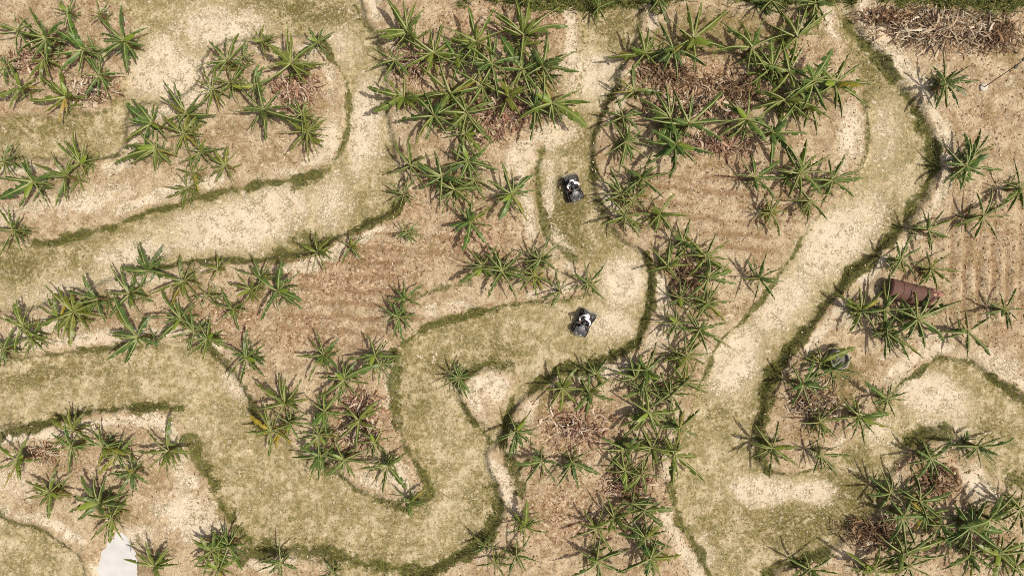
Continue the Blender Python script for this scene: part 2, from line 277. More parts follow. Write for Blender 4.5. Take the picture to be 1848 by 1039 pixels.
# grass growing on the banks: points, half width, strength
STROKES = [
 ([(60,443),(110,440),(200,405),(330,365),(440,342),(540,322),(575,312)],11,.95),
 ([(735,355),(700,388),(620,428),(560,455),(520,462)],12,1),([(560,440),(530,462),(500,460)],24,.75),
 ([(490,465),(380,468),(290,480)],9,.8),([(0,648),(100,640),(200,630),(290,612)],8,.7),
 ([(380,625),(430,665),(455,720),(475,780)],14,.9),([(715,640),(705,720),(725,790),(765,850),(775,890),(740,918)],18,.9),
 ([(740,918),(680,897),(600,852),(540,820)],11,.8),([(730,622),(770,592),(840,572),(880,562)],12,.9),([(870,562),(960,550),(1030,545)],7,.7),
 ([(745,540),(800,522),(850,512)],10,.6),([(330,742),(240,735),(160,745),(60,765),(0,790)],14,.95),
 ([(345,790),(370,860),(410,920),(440,970)],16,.95),([(200,880),(230,905),(190,935)],16,.45),
 ([(905,795),(925,850),(935,885)],17,.9),([(893,870),(903,930),(862,985),(800,1020),(740,1045)],17,1),
 ([(440,1000),(520,988),(600,1000),(680,1020),(760,1035)],22,.8),
 ([(1066,335),(1062,280),(1080,220),(1105,165)],11,.85),([(1070,345),(1090,390),(1115,425)],14,.8),
 ([(1165,455),(1180,500),(1176,570),(1145,618)],11,.95),([(1140,620),(1080,650),(1000,678),(950,712)],15,.85),
 ([(828,695),(848,750),(884,795)],9,.8),([(835,680),(870,655),(925,658)],12,.8),([(936,700),(915,745),(908,795)],13,.85),
 ([(985,268),(966,330),(972,380),(992,420),(1035,470)],10,.75),
 ([(1530,45),(1578,95),(1616,148),(1648,196),(1670,244),(1679,290),(1673,332),(1650,376),(1612,420),(1560,475),(1500,540),(1450,595),(1410,640),(1385,690),(1370,760),(1368,800),(1382,852)],15,1),
 ([(1545,110),(1568,200),(1565,270),(1540,325)],9,.6),([(1440,430),(1420,480),(1380,530),(1330,585),(1290,618),(1265,690)],10,.8),
 ([(1210,870),(1225,940),(1260,1000),(1290,1045)],14,.85),([(1560,765),(1610,710),(1650,665),(1700,645),(1760,650),(1810,690),(1850,725)],12,.8),
 ([(1385,1030),(1430,1006),(1490,992)],16,.9),([(1380,852),(1430,857),(1500,842)],8,.6),([(575,70),(604,110),(630,180),(630,255),(600,296),(560,318)],9,.85),([(500,62),(440,68),(368,100)],7,.4),
 ([(640,15),(680,80),(695,110)],5,.6),([(1640,800),(1680,780),(1700,775)],24,.8),([(1700,790),(1745,845),(1790,880)],10,.5),
 ([(185,292),(250,268)],9,.6),([(1050,60),(1060,110),(1045,170)],9,.5),([(480,250),(520,285),(545,300)],7,.4),
 ([(1500,700),(1530,660),(1500,620)],16,.55),([(1830,860),(1848,880)],22,.6),([(0,925),(60,945),(130,985)],8,.6),
 ([(540,330),(560,322)],18,.8),
]
TOPGRASS = [(830,-60),(835,4),(920,14),(1010,20),(1080,22),(1200,12),(1330,14),(1440,6),(1530,8),(1640,18),(1700,20),(1760,26),(1850,24),(2300,30),(2300,-500),(830,-500)]
# (x, y, half sizes, turn in degrees, strength) patches of bare pale sand, dry olive grass, reddish leaf litter
BARE = [(430,405,115,42,-10,1),(500,370,60,40,-10,.9),(250,455,75,26,-14,.85),(280,120,55,36,-45,1),(330,140,50,40,-30,.9),(410,55,75,32,-10,.8),(655,230,32,75,8,.9),(600,90,40,40,0,.55),(590,360,40,60,0,.6),
 (1130,510,42,38,0,1),(1100,585,50,25,0,.7),(1325,650,48,62,20,1),(1500,440,70,48,-40,1),(1410,545,60,40,-50,.8),(1560,395,50,40,-40,.6),(1380,885,60,22,0,1),(1460,890,45,18,0,.9),(1680,715,70,36,30,1),(1700,770,50,30,30,.6),(1755,865,20,36,-25,1),
 (1590,85,80,22,55,1),(1660,180,30,60,-30,.6),(350,930,60,36,20,.8),(250,965,45,20,0,.7),(950,285,26,34,20,.9),(985,360,14,80,10,.7),(1010,440,16,40,-35,.8),(905,870,14,60,-25,1),(900,700,32,34,0,.7),(1070,140,50,45,-35,.85),(1000,240,35,30,0,.8),
 (120,620,120,12,-3,.7),(60,380,110,20,-15,.5),(170,360,90,24,-14,.6),(430,690,20,40,-30,.8),(720,860,18,36,-25,.9),(1530,245,22,60,10,.7),(1200,600,25,40,0,.5),(1640,620,60,24,-10,.5),(1790,650,50,20,20,.6),(1640,340,28,40,-20,.45),(1690,260,20,40,0,.8),(800,560,60,14,-8,.5),(500,90,50,20,0,.4),(1260,1000,30,30,0,.7),(1530,560,40,30,-40,.6),(595,250,30,40,0,.8),(530,310,50,12,0,.5),(325,830,18,46,-10,.7),(1580,770,40,25,30,.7),(1600,240,40,80,0,.35),(130,520,120,24,-14,.5),(70,590,60,20,-10,.7),(330,770,40,20,0,.4),(700,700,10,60,0,.7),(30,870,40,40,0,.5),(1500,1000,40,20,0,.5),(640,20,40,20,0,.3),(380,45,60,40,0,.6)]
OLIVE = [(1010,390,50,85,-15,1),(1020,250,40,50,0,.7),(1130,430,45,30,0,.4),(560,465,60,28,-20,.9),(30,480,50,40,0,.8),(150,470,30,40,0,.6),(530,410,18,50,0,.6),(1540,900,70,60,0,.9),(1450,950,110,50,-10,.8),(1300,950,60,50,30,.5),(80,680,110,22,-5,.7),(800,660,40,25,0,.6),(520,930,110,60,0,.35),(600,30,60,25,0,.9),(540,20,70,30,0,.8),(460,15,60,20,0,.7),(760,720,30,60,0,.6),(870,900,40,60,0,.5),
 (250,240,120,26,0,.25),(80,230,110,30,0,.6),(650,470,30,20,0,.4),(1290,65,150,42,0,1.0),(1560,130,40,70,-20,.8),(1620,280,40,60,0,.45),(1600,390,30,40,0,.7),(1300,720,50,40,0,.6),(1250,700,25,30,0,.5),(1800,100,40,25,0,.7),(340,60,60,40,20,.4),(430,20,50,20,0,.6),(740,270,35,20,0,.5),(900,640,60,30,0,.7),(980,730,20,30,0,.8),(740,600,40,20,-30,.5),(1520,690,40,60,20,.8),(470,290,60,25,0,.5),(1110,50,50,50,0,.7),(1480,60,50,40,0,.6),(560,850,80,40,20,.35),(1790,760,60,40,20,.5),(1550,850,40,50,0,.7),(400,920,20,40,-20,.8),(90,960,60,30,25,.5),(220,920,40,30,0,.6),(650,1000,100,30,0,.5),(430,230,40,30,0,.4)]
RED = [(640,490,170,60,-3,.75),(560,600,110,50,0,.6),(860,430,80,40,0,.8),(920,50,140,50,0,.7),(300,20,240,26,0,.6),(650,750,60,60,0,.9),(1250,150,160,60,0,.85),(1300,320,170,60,0,.5),(1300,400,140,40,0,.35),(1040,770,80,50,0,.9),(1020,930,90,70,0,.8),(1120,880,70,60,0,.7),(1790,470,90,120,0,.45),(1760,220,80,50,0,.45),(90,110,80,50,0,.7),(540,160,50,40,0,.8),(900,200,80,60,0,.9),(1460,730,60,60,0,.6),(1690,870,60,50,0,.8),(180,840,80,50,0,.35),(430,570,60,50,0,.8),(340,560,70,40,0,.6),(880,700,25,14,0,.6),(1160,930,90,80,0,.5),(1700,980,160,60,0,.5),(1700,50,160,45,0,.7),(760,120,80,60,0,.7),(1540,700,40,30,0,.4),(1230,490,40,60,0,.6),(1440,110,60,60,0,.5),(250,760,60,20,0,.6),(800,360,80,50,0,.6),(1520,200,20,80,0,.3),(460,470,30,16,0,.3)]

def seg_dist(X, Y, pts, closed=False):
    d = np.full(X.shape, 1e9); n = len(pts)
    for i in range(n if closed else n - 1):
        ax, ay = pts[i]; bx, by = pts[(i + 1) % n]; dx, dy = bx - ax, by - ay
        t = np.clip(((X - ax) * dx + (Y - ay) * dy) / (dx * dx + dy * dy), 0, 1)
        d = np.minimum(d, (X - ax - t * dx) ** 2 + (Y - ay - t * dy) ** 2)
    return np.sqrt(d)
def inside(X, Y, pts):
    r = np.zeros(X.shape, bool); n = len(pts)
    for i in range(n):
        ax, ay = pts[i]; bx, by = pts[(i + 1) % n]
        if ay == by: continue
        r ^= ((ay > Y) != (by > Y)) & (X < (bx - ax) * (Y - ay) / (by - ay) + ax)
    return r
def smooth_poly(pts, closed=True):
    for _ in range(2):
        q = []; n = len(pts)
        for i in range(n if closed else n - 1):
            a, b = pts[i], pts[(i + 1) % n]
            q += [(a[0] * .75 + b[0] * .25, a[1] * .75 + b[1] * .25), (a[0] * .25 + b[0] * .75, a[1] * .25 + b[1] * .75)]
        pts = q if closed else [pts[0]] + q + [pts[-1]]
    return pts
def blobs(X, Y, lst):
    m = np.zeros(X.shape)
    for x, y, a, b, t, s in lst:
        c, sn = math.cos(R(t)), math.sin(R(t)); dx, dy = X - x, Y - y
        u = (dx * c + dy * sn) / a; v = (-dx * sn + dy * c) / b
        m = np.maximum(m, s * np.clip(1.35 - 0.85 * np.sqrt(u * u + v * v), 0, 1))
    return m
BEDS_S = [smooth_poly(b) for b in BEDS]
def ground_fields(X, Y):
    """fields at photograph-pixel coordinates"""
    jx = (fbm(X, Y, 60, 5) - .5) * 22; jy = (fbm(X, Y, 60, 15) - .5) * 22
    Xj, Yj = X + jx, Y + jy
    sdm = np.full(X.shape, -1e9)
    for b in BEDS_S:
        d = seg_dist(Xj, Yj, b, True); sdm = np.maximum(sdm, np.where(inside(Xj, Yj, b), d, -d))
    bed = ss(-7, 7, sdm)
    gr = np.zeros(X.shape); halo = np.zeros(X.shape); nz1 = fbm(X, Y, 26, 301); nz2 = fbm(X, Y, 70, 311)
    for pts, wd, st in STROKES:
        d = seg_dist(Xj, Yj, smooth_poly(pts, False)); halo = np.maximum(halo, st * (.65 * np.exp(-(d / (wd * 2.0)) ** 2))); gr = np.maximum(gr, st * (1 - ss(wd * .2, wd * .95, d + (nz1 - .5) * wd * 2.0)) * (.48 + 1.1 * nz2).clip(0, 1.15))
    bank = np.exp(-(sdm / 9.0) ** 2) * (0.25 + 0.5 * fbm(X, Y, 130, 44))
    gr = np.maximum(gr, bank * .75)
    tg = TOPGRASS; d = seg_dist(Xj, Yj, tg, True); sg = np.where(inside(Xj, Yj, tg), d, -d)
    top = ss(-12, 10, sg + (fbm(X, Y, 28, 501) - .5) * 50) * ss(.25, .55, fbm(X, Y, 45, 511) + np.clip(sg / 60, 0, .4))
    bare = blobs(Xj, Yj, BARE); olive = np.maximum(blobs(Xj, Yj, OLIVE), .75 * (fbm(X, Y, 150, 71) - .2)); olive = np.maximum(olive, halo * (1 - .45 * bed) * (.5 + .7 * fbm(X, Y, 90, 78))); rim = np.exp(-((sdm - 20) / 12) ** 2) * ss(.38, .62, fbm(X, Y, 85, 401)); bare = np.maximum(bare * (1 - .5 * halo), .85 * rim); red = blobs(Xj, Yj, RED)
    f1 = ss(0, 1, blobs(X, Y, [(720,520,210,110,0,1.4),(1310,380,150,80,0,1.4)])) * bed
    f2 = ss(0, 1, blobs(X, Y, [(1775,470,75,110,0,1.4)])) * bed
    wob = (fbm(X, Y, 120, 91) - .5) * 26 + (fbm(X, Y, 30, 95) - .5) * 14; f1 = f1 * ss(.3, .6, fbm(X, Y, 60, 97)); f2 = f2 * ss(.3, .6, fbm(X, Y, 60, 98))
    fur = f1 * np.sin((Y + wob + (X - 700) * -.03) / 24 * 2 * math.pi) + f2 * np.sin((X + wob * .6) / 26 * 2 * math.pi)
    weed = np.zeros(X.shape)
    for cx, cy, cr in PLANT_XY:
        jj = np.searchsorted(PX[0], (cx - 90, cx + 90)); ii = np.searchsorted(-PY[:, 0], (-cy - 90, -cy + 90)); sl_ = (slice(ii[0], ii[1]), slice(jj[0], jj[1]))
        weed[sl_] = np.maximum(weed[sl_], np.exp(-(np.hypot(X[sl_] - cx, Y[sl_] - cy) / (.72 * cr)) ** 2))
    weed = weed * ss(.25, .65, fbm(X, Y, 40, 611)); olive = np.maximum(olive, .9 * weed); gr = np.maximum(gr, .42 * weed); bare = bare * (1 - .6 * weed)
    z = 0.36 * bed + 0.075 * fur + (fbm(X, Y, 40, 3) - .5) * .14 + (fbm(X, Y, 9, 31, 3) - .5) * .07 * (.5 + bed) - 0.03 * bare
    z += top * .15
    pd = np.hypot((X - 214) / 34, (Y - 1020) / 52); z = np.where(pd < 1.9, z * ss(.9, 1.9, pd) + .10 * (1 - ss(.9, 1.9, pd)) - .20 * (1 - ss(.55, 1.25, pd)) + (fbm(X, Y, 16, 77) - .5) * .34 * np.exp(-((pd - .95) / .45) ** 2), z)
    return z, bed, gr, top, bare, olive, red, fur, sdm

def axis(half, stp):
    core = np.arange(-half, half + 1e-6, stp); q = []; p = half; s = stp
    while p < 900: s *= 1.5; p += s; q.append(p)
    q = np.array(q); return np.concatenate([-q[::-1], core, q])
gx, gy = axis(42.0, 0.095), axis(26.0, 0.095)
GX, GY = np.meshgrid(gx, gy); PX, PY = GX / MPP + 924, 519.5 - GY / MPP
PLANT_XY = [tuple(float(q.rstrip('b')) for q in p.split('|')[0].split()[:3]) for _, ps in CLUMPS for p in ps] + [t[:3] for t in SINGLES]
PLANT_XY = [(924 + (x - 924) * .975, 519.5 + (y - 519.5) * .975, r) for x, y, r in PLANT_XY]
F = ground_fields(PX, PY)
def gz(xw, yw):
    i = min(max(np.searchsorted(gx, xw), 1), len(gx) - 1); j = min(max(np.searchsorted(gy, yw), 1), len(gy) - 1)
    return float(F[0][j, i])
nx, ny = len(gx), len(gy)
me = bpy.data.meshes.new("ground"); me.vertices.add(nx * ny)
me.vertices.foreach_set("co", np.stack([GX, GY, F[0]], -1).astype(np.float32).ravel())
idx = np.arange(nx * ny).reshape(ny, nx)
q = np.stack([idx[:-1, :-1], idx[:-1, 1:], idx[1:, 1:], idx[1:, :-1]], -1).reshape(-1, 4)
me.loops.add(q.size); me.loops.foreach_set("vertex_index", q.ravel().astype(np.int32))
me.polygons.add(len(q)); me.polygons.foreach_set("loop_start", np.arange(0, q.size, 4, dtype=np.int32))
me.polygons.foreach_set("use_smooth", np.ones(len(q), bool)); me.update(calc_edges=True)
for nm, ch in (("cover_a", (F[1], F[2], F[3])), ("cover_b", (F[4], F[5], F[6])), ("cover_c", (F[7] * .5 + .5, F[8] * 0, F[8] * 0))):
    a = me.attributes.new(nm, 'FLOAT_COLOR', 'POINT')
    a.data.foreach_set("color", np.stack([ch[0], ch[1], ch[2], np.ones_like(ch[0])], -1).astype(np.float32).ravel())

def ground_material():
    s = NT("dry_ground")
    A = s.sep(s.attr("cover_a").outputs["Color"]); B = s.sep(s.attr("cover_b").outputs["Color"]); Cc = s.sep(s.attr("cover_c").outputs["Color"])
    bed, grass, top = A[0], A[1], A[2]; bare, olive, red = B[0], B[1], B[2]; fur = Cc[0]
    big = s.noise(.30, 4); patch = s.noise(.55, 6, .68, 41.0); mid = s.noise(1.1, 5, .62, 3.1); fine = s.noise(5.5, 4, .7, 9.2); grain = s.noise(13, 3, .7, 4.4); tuft = s.noise(2.6, 6, .75, 1.3); tuft2 = s.noise(3.4, 5, .75, 21.3)
    def c0(v, k): return s.math('MULTIPLY', s.math('SUBTRACT', v, .5), k)
    ridge = s.math('SUBTRACT', 1.0, s.math('ABSOLUTE', c0(tuft2, 2.0)))
    vor = s.n("ShaderNodeTexVoronoi"); vor.inputs["Scale"].default_value = 6.0; s.l(s.obj(), vor.inputs["Vector"])
    cs = s.sep(vor.outputs["Color"]); cell, cell2 = cs[0], cs[1]
    # track: straw and dry grass
    k = s.math('ADD', s.math('ADD', s.math('MULTIPLY', olive, .50), s.math('ADD', c0(mid, 1.9), c0(patch, 2.0))), s.math('ADD', c0(tuft, 2.3), c0(fine, 1.9)))
    track = s.mix(s.step(k, -.36, .18), (.475, .395, .275), (.31, .25, .14))
    track = s.mix(s.step(k, .06, .62), track, (.135, .115, .036))
    track = s.mix(s.step(s.math('ADD', c0(fine, 1.0), c0(grain, .5)), .10, .2, 0, .6), track, (.55, .46, .33))
    track = s.mix(s.step(s.math('ADD', c0(tuft2, 1.0), s.math('ADD', c0(fine, .8), s.math('MULTIPLY', olive, .16))), .12, .22, 0, .8), track, (.085, .072, .026))
    # bare sand with crinkled lines of weed and twigs
    sand = s.mix(s.step(big, .3, .7), (.63, .54, .445), (.57, .475, .375))
    sand = s.mix(s.step(grain, .4, .62, 0, .2), sand, (.50, .39, .28))
    weed = s.math('MULTIPLY', s.step(ridge, .88, .95), s.step(s.math('ADD', fine, c0(mid, 1.6)), .46, .58))
    sand = s.mix(s.math('MULTIPLY', weed, .85), sand, (.16, .135, .06))
    sand = s.mix(s.step(s.math('ADD', fine, c0(mid, .5)), .63, .70, 0, .8), sand, (.20, .16, .075))
    sand = s.mix(s.step(patch, .46, .60, 0, .4), sand, (.47, .38, .28))
    nz = s.math('ADD', s.math('ADD', c0(mid, 1.9), c0(patch, 1.3)), s.math('ADD', c0(tuft, 1.2), c0(fine, .4)))
    bm = s.step(s.math('ADD', s.math('ADD', bare, nz), s.math('ADD', c0(fine, 1.3), c0(tuft2, 1.0))), .24, .58)
    track = s.mix(bm, track, sand)
    # beds: tan soil under leaf litter
    soil = s.mix(s.step(s.math('ADD', c0(mid, 1.4), c0(patch, 1.6)), -.22, .22), (.435, .345, .24), (.285, .203, .13))
    soil = s.mix(s.step(s.math('ADD', c0(patch, 1.0), c0(big, 1.4)), .06, .26, 0, .6), soil, (.33, .215, .14))
    soil = s.mix(s.step(s.math('ADD', olive, c0(mid, 1.6)), .3, .85, 0, .8), soil, (0.168, 0.128, 0.048))
    rf = s.step(s.math('ADD', red, s.math('ADD', c0(fine, 1.2), c0(tuft, 1.2))), .25, .85)
    soil = s.mix(s.math('MULTIPLY', rf, .7), soil, (.295, .182, .12))
    lit = s.math('ADD', .35, s.math('MULTIPLY', rf, .65))
    soil = s.mix(s.math('MULTIPLY', s.step(cell, .74, .84, 0, .85), lit), soil, (0.496, 0.400, 0.288))
    soil = s.mix(s.math('MULTIPLY', s.step(cell2, .72, .82, 0, .8), lit), soil, (0.136, 0.074, 0.036))
    soil = s.mix(s.step(s.math('ADD', c0(tuft2, .8), c0(fine, 1.0)), .12, .24, 0, .8), soil, (0.104, 0.064, 0.030))
    soil = s.mix(s.step(grain, .56, .66, 0, .6), soil, (0.464, 0.360, 0.240))
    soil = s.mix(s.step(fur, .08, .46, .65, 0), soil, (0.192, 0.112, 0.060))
    soil = s.mix(s.step(s.math('ADD', c0(patch, 1.2), c0(tuft, .9)), .02, .22, 0, .6), soil, (.20, .15, .062))
    bm2 = s.step(s.math('ADD', bare, nz), .28, .50)
    soil = s.mix(bm2, soil, sand)
    col = s.mix(bed, track, soil)
    # grass on the banks
    gcol = s.mix(s.step(fine, .36, .64), (.036, .040, .009), (.115, .110, .028))
    gcol = s.mix(s.step(mid, .45, .75, 0, .6), gcol, (.075, .085, .018))
    gm = s.step(s.math('ADD', grass, s.math('ADD', c0(fine, 1.6), c0(tuft, 1.9))), .22, .85, 0, .92)
    col = s.mix(gm, col, gcol)
    tcol = s.mix(s.step(fine, .3, .7), (.05, .062, .015), (.14, .15, .04))
    col = s.mix(s.step(s.math('ADD', top, c0(fine, 1.2)), .3, .7), col, tcol)
    g1 = s.n("ShaderNodeTexWhiteNoise"); sn = s.n("ShaderNodeVectorMath"); sn.operation = 'SNAP'
    s.l(s.obj(), sn.inputs[0]); sn.inputs[1].default_value = (.055, .055, 50); s.l(sn.outputs[0], g1.inputs["Vector"])
    calm = s.math('SUBTRACT', 1.0, s.math('MULTIPLY', s.math('MAXIMUM', s.math('MULTIPLY', bm, s.math('SUBTRACT', 1.0, bed)), s.math('MULTIPLY', bm2, bed)), .85))
    k2 = s.math('ADD', 1.0, s.math('MULTIPLY', calm, s.math('ADD', c0(grain, 1.1), s.math('ADD', c0(fine, 1.2), c0(g1.outputs["Value"], .22)))))
    mu = s.n("ShaderNodeVectorMath"); mu.operation = 'SCALE'; s.l(col, mu.inputs[0]); s.l(k2, mu.inputs["Scale"])
    hu = s.n("ShaderNodeVectorMath"); hu.operation = 'MULTIPLY'; s.l(mu.outputs[0], hu.inputs[0]); hu.inputs[1].default_value = (1.0, 1.02, .965); col = hu.outputs[0]
    h = s.math('ADD', s.math('MULTIPLY', fine, .6), s.math('ADD', s.math('MULTIPLY', grain, .3), s.math('MULTIPLY', tuft, .6)))
    s.bump(h, 0.8, 0.14)
    return s.color(col, 0.95, 0.12)
ground = new_obj("ground", me, mat=ground_material()); tag(ground, "sandy track winding between raised planting beds with grassy banks", kind="structure")

# ---------------------------------------------------------------- materials
def tint_mat(name, rough=.85, spec=.2, trans=0.0):
    s = NT(name); a = s.attr("tint"); n = s.noise(14, 3)
    c = s.mix(s.step(n, .3, .7, 0, .35), a.outputs["Color"], (.05, .035, .015))
    if trans:
        s.b.inputs["Subsurface Weight"].default_value = 0
    return s.color(c, rough, spec)
def leaf_material(name, c1, c2, c3, rough=.42, spec=.4, transl=.25):
    s = NT(name)
    n = s.noise(5, 3, vec=s.obj()); r = s.rand()
    v = s.noise(30, 2, .6, 2.0, stretch=(.12, 1, .12))
    col = s.mix(r, c1, c2); col = s.mix(s.step(n, .35, .75, 0, .55), col, c3)
    col = s.mix(s.step(v, .5, .8, 0, .35), col, c2)
    oc = s.n("ShaderNodeObjectInfo"); mu = s.n("ShaderNodeVectorMath"); mu.operation = 'MULTIPLY'
    s.l(col, mu.inputs[0]); s.l(oc.outputs["Color"], mu.inputs[1]); col = mu.outputs[0]
    s.color(col, rough, spec)
    tr = s.n("ShaderNodeBsdfTranslucent"); s.l(col, tr.inputs[0])
    mx = s.n("ShaderNodeMixShader"); mx.inputs[0].default_value = transl
    s.l(s.b.outputs[0], mx.inputs[1]); s.l(tr.outputs[0], mx.inputs[2])
    s.l(mx.outputs[0], s.t.nodes["Material Output"].inputs[0])
    return s.m
M_LEAF = leaf_material("banana_leaf_green", (.050, .092, .016), (.105, .148, .028), (.175, .21, .052))
M_YOUNG = leaf_material("banana_leaf_young", (.19, .25, .025), (.14, .21, .022), (.24, .30, .04), transl=.3)
M_RIB = NT("leaf_midrib").color((.21, .23, .075), .5, .4)
_d = NT("banana_leaf_dead"); M_DEAD = _d.color(_d.mix(_d.rand(), (.20, .115, .05), (.34, .25, .14)), .9, .1)
_d = NT("banana_stem"); M_STEM = _d.color(_d.mix(_d.step(_d.noise(9, 4, stretch=(1, 1, .15)), .35, .65), (.13, .12, .035), (.16, .09, .045)), .6, .3)

# ---------------------------------------------------------------- banana plants
def leaf_mesh(name, seed, rise, droop, fold, width, kind):
    """leaf of unit reach along +Y from the crown; torn lamina in strips either side of the midrib"""
    r = random.Random(seed); N = 22; mb = MB()
    pts = []; y = z = 0.0
    side = r.uniform(-.10, .10)
    for i in range(N + 1):
        t = i / N; ang = rise + (droop - rise) * (t ** .85)
        pts.append(Vector((side * t * t, y, z)))
        y += math.cos(ang) / N; z += math.sin(ang) / N
    ym = pts[-1].y
    pts = [p / ym for p in pts]
    # midrib
    mb.mat = 1
    rw = [max(.004, .017 * (1 - .85 * i / N)) for i in range(N + 1)]
    vs = []; 
    for i, p in enumerate(pts): vs += [p + Vector((-rw[i], 0, .004)), p + Vector((0, 0, .014)), p + Vector((rw[i], 0, .004))]
    fs = []
    for i in range(N):
        a = i * 3; fs += [(a, a + 1, a + 4, a + 3), (a + 1, a + 2, a + 5, a + 4)]
    mb.add(vs, fs); mb.mat = 0
    i0 = 3
    for sgn in (-1, 1):
        fb = fold + r.uniform(-.18, .18); i = i0; jit = 0
        while i < N:
            # one torn panel spanning a few segments
            ln = min(r.choice((1, 1, 2, 2, 3, 4)) if kind != 'young' else 19, N - i)
            fa = fb + r.uniform(-.22, .22); gap = r.uniform(.0, .9) if kind != 'young' else 0
            cut = r.uniform(.42, 1.12); sweep = r.uniform(.02, .07)
            vs = []; fs = []
            for k in range(ln + 1):
                t = (i + k) / N; u = (t - i0 / N) / (1 - i0 / N)
                wd = width * (max(0, math.sin(math.pi * min(1, .08 + .92 * u) ** .8)) ** .62) * cut
                if k == ln and gap: wd *= .9
                p = pts[i + k]; d = (pts[min(i + k + 1, N)] - pts[max(i + k - 1, 0)]).normalized()
                base = p + Vector((sgn * rw[i + k] * .8, 0, .004))
                for q in (.0, .5, 1.0):
                    f2 = fa + .35 * q
                    off = Vector((sgn * math.cos(f2) * wd * q, 0, -math.sin(f2) * wd * q))
                    back = d * (sweep * q + (-(gap * .03) * q if k == ln else 0))
                    vs.append(base + off + back + Vector((0, 0, .0)))
            for k in range(ln):
                a = k * 3
                for q in (0, 1):
                    f = (a + q, a + q + 1, a + q + 4, a + q + 3); fs.append(f if sgn > 0 else f[::-1])
            mb.add(vs, fs); i += ln
    me = mb.mesh(name); 
    me.polygons.foreach_set("use_smooth", [True] * len(me.polygons)); return me
LEAVES = []
_p = [(1.0, -.55, .95), (.85, -.35, 1.1), (1.1, -.8, .8), (.7, -.25, 1.15), (.9, -.6, .6), (.75, -.45, 1.0), (1.0, -.3, .85), (.6, -.5, .7), (.95, -.7, 1.1), (.8, -.15, 1.0), (1.05, -.45, .45), (.65, -.4, .9)]
for i, (a, b, f) in enumerate(_p):
    me_ = leaf_mesh("leaf", 100 + i, a * .72, b * .95, f, random.uniform(.12, .165), 'leaf'); me_.materials.append(M_LEAF); me_.materials.append(M_RIB); LEAVES.append(me_)
UPRIGHT = []
for i in range(3):
    me_ = leaf_mesh("leaf", 200 + i, 1.25, .5 - .2 * i, .5, .30, 'leaf'); me_.materials.append(M_LEAF); me_.materials.append(M_RIB); UPRIGHT.append(me_)
YOUNG = []
for i in range(3):
    me_ = leaf_mesh("young_leaf", 300 + i, 1.0 - .2 * i, .15, -.15 + .2 * i, .24, 'young'); me_.materials.append(M_YOUNG); me_.materials.append(M_RIB); YOUNG.append(me_)
DEAD = []
for i in range(3):
    me_ = leaf_mesh("dead_leaf", 400 + i, .15, -1.25, 1.2, .08, 'leaf'); me_.materials.append(M_DEAD); me_.materials.append(M_DEAD); DEAD.append(me_)
STEMS = []
for i in range(3):
    r = random.Random(i); mb = MB()
    mb.tube([(0, 0, -.12), (r.uniform(-.01, .01), .0, .1), (.01 * i, .01, .45), (0, .015, .75), (0, 0, 1.0)], [.12, .105, .085, .075, .06], 9)
    for k in range(4):
        a = k * 1.7 + i; c, s_ = math.cos(a), math.sin(a)
        mb.tube([(c * .07, s_ * .07, .55 + .1 * k), (c * .1, s_ * .1, .75 + .08 * k), (c * .07, s_ * .07, .98)], [.03, .035, .02], 5)
    me_ = mb.mesh("pseudostem", True); me_.materials.append(M_STEM); STEMS.append(me_)

SUCK = []
for i in range(5):
    r = random.Random(50 + i); mb = MB()
    for k in range(r.choice((5, 6, 7))):
        m0 = leaf_mesh("sucker", 600 + i * 10 + k, r.uniform(.7, 1.2), r.uniform(-.5, .2), .6, .17, 'leaf')
        a = k * 1.05 + r.uniform(-.3, .3); L_ = r.uniform(.55, 1.0); M_ = Matrix.Translation((r.uniform(-.05, .05), r.uniform(-.05, .05), r.uniform(.1, .35))) @ Matrix.Rotation(a, 4, 'Z') @ Matrix.Diagonal((L_, L_, L_ * .8, 1))
        o_ = len(mb.v); mb.v += [tuple(M_ @ v.co) for v in m0.vertices]
        for p in m0.polygons: mb.f.append(tuple(q + o_ for q in p.vertices)); mb.mi.append(p.material_index)
        bpy.data.meshes.remove(m0)
    o_ = len(mb.v); mb.tube([(0, 0, -.1), (0, 0, .2), (0, 0, .45)], [.06, .05, .03], 6)
    me_ = mb.mesh("sucker", True); me_.materials.append(M_LEAF); me_.materials.append(M_RIB); SUCK.append(me_)
PTINT = [(1, 1, 1), (1.15, 1.08, .9), (.8, .9, .9), (1.3, 1.12, .8), (.7, .82, .8), (.95, 1.05, 1.1)]
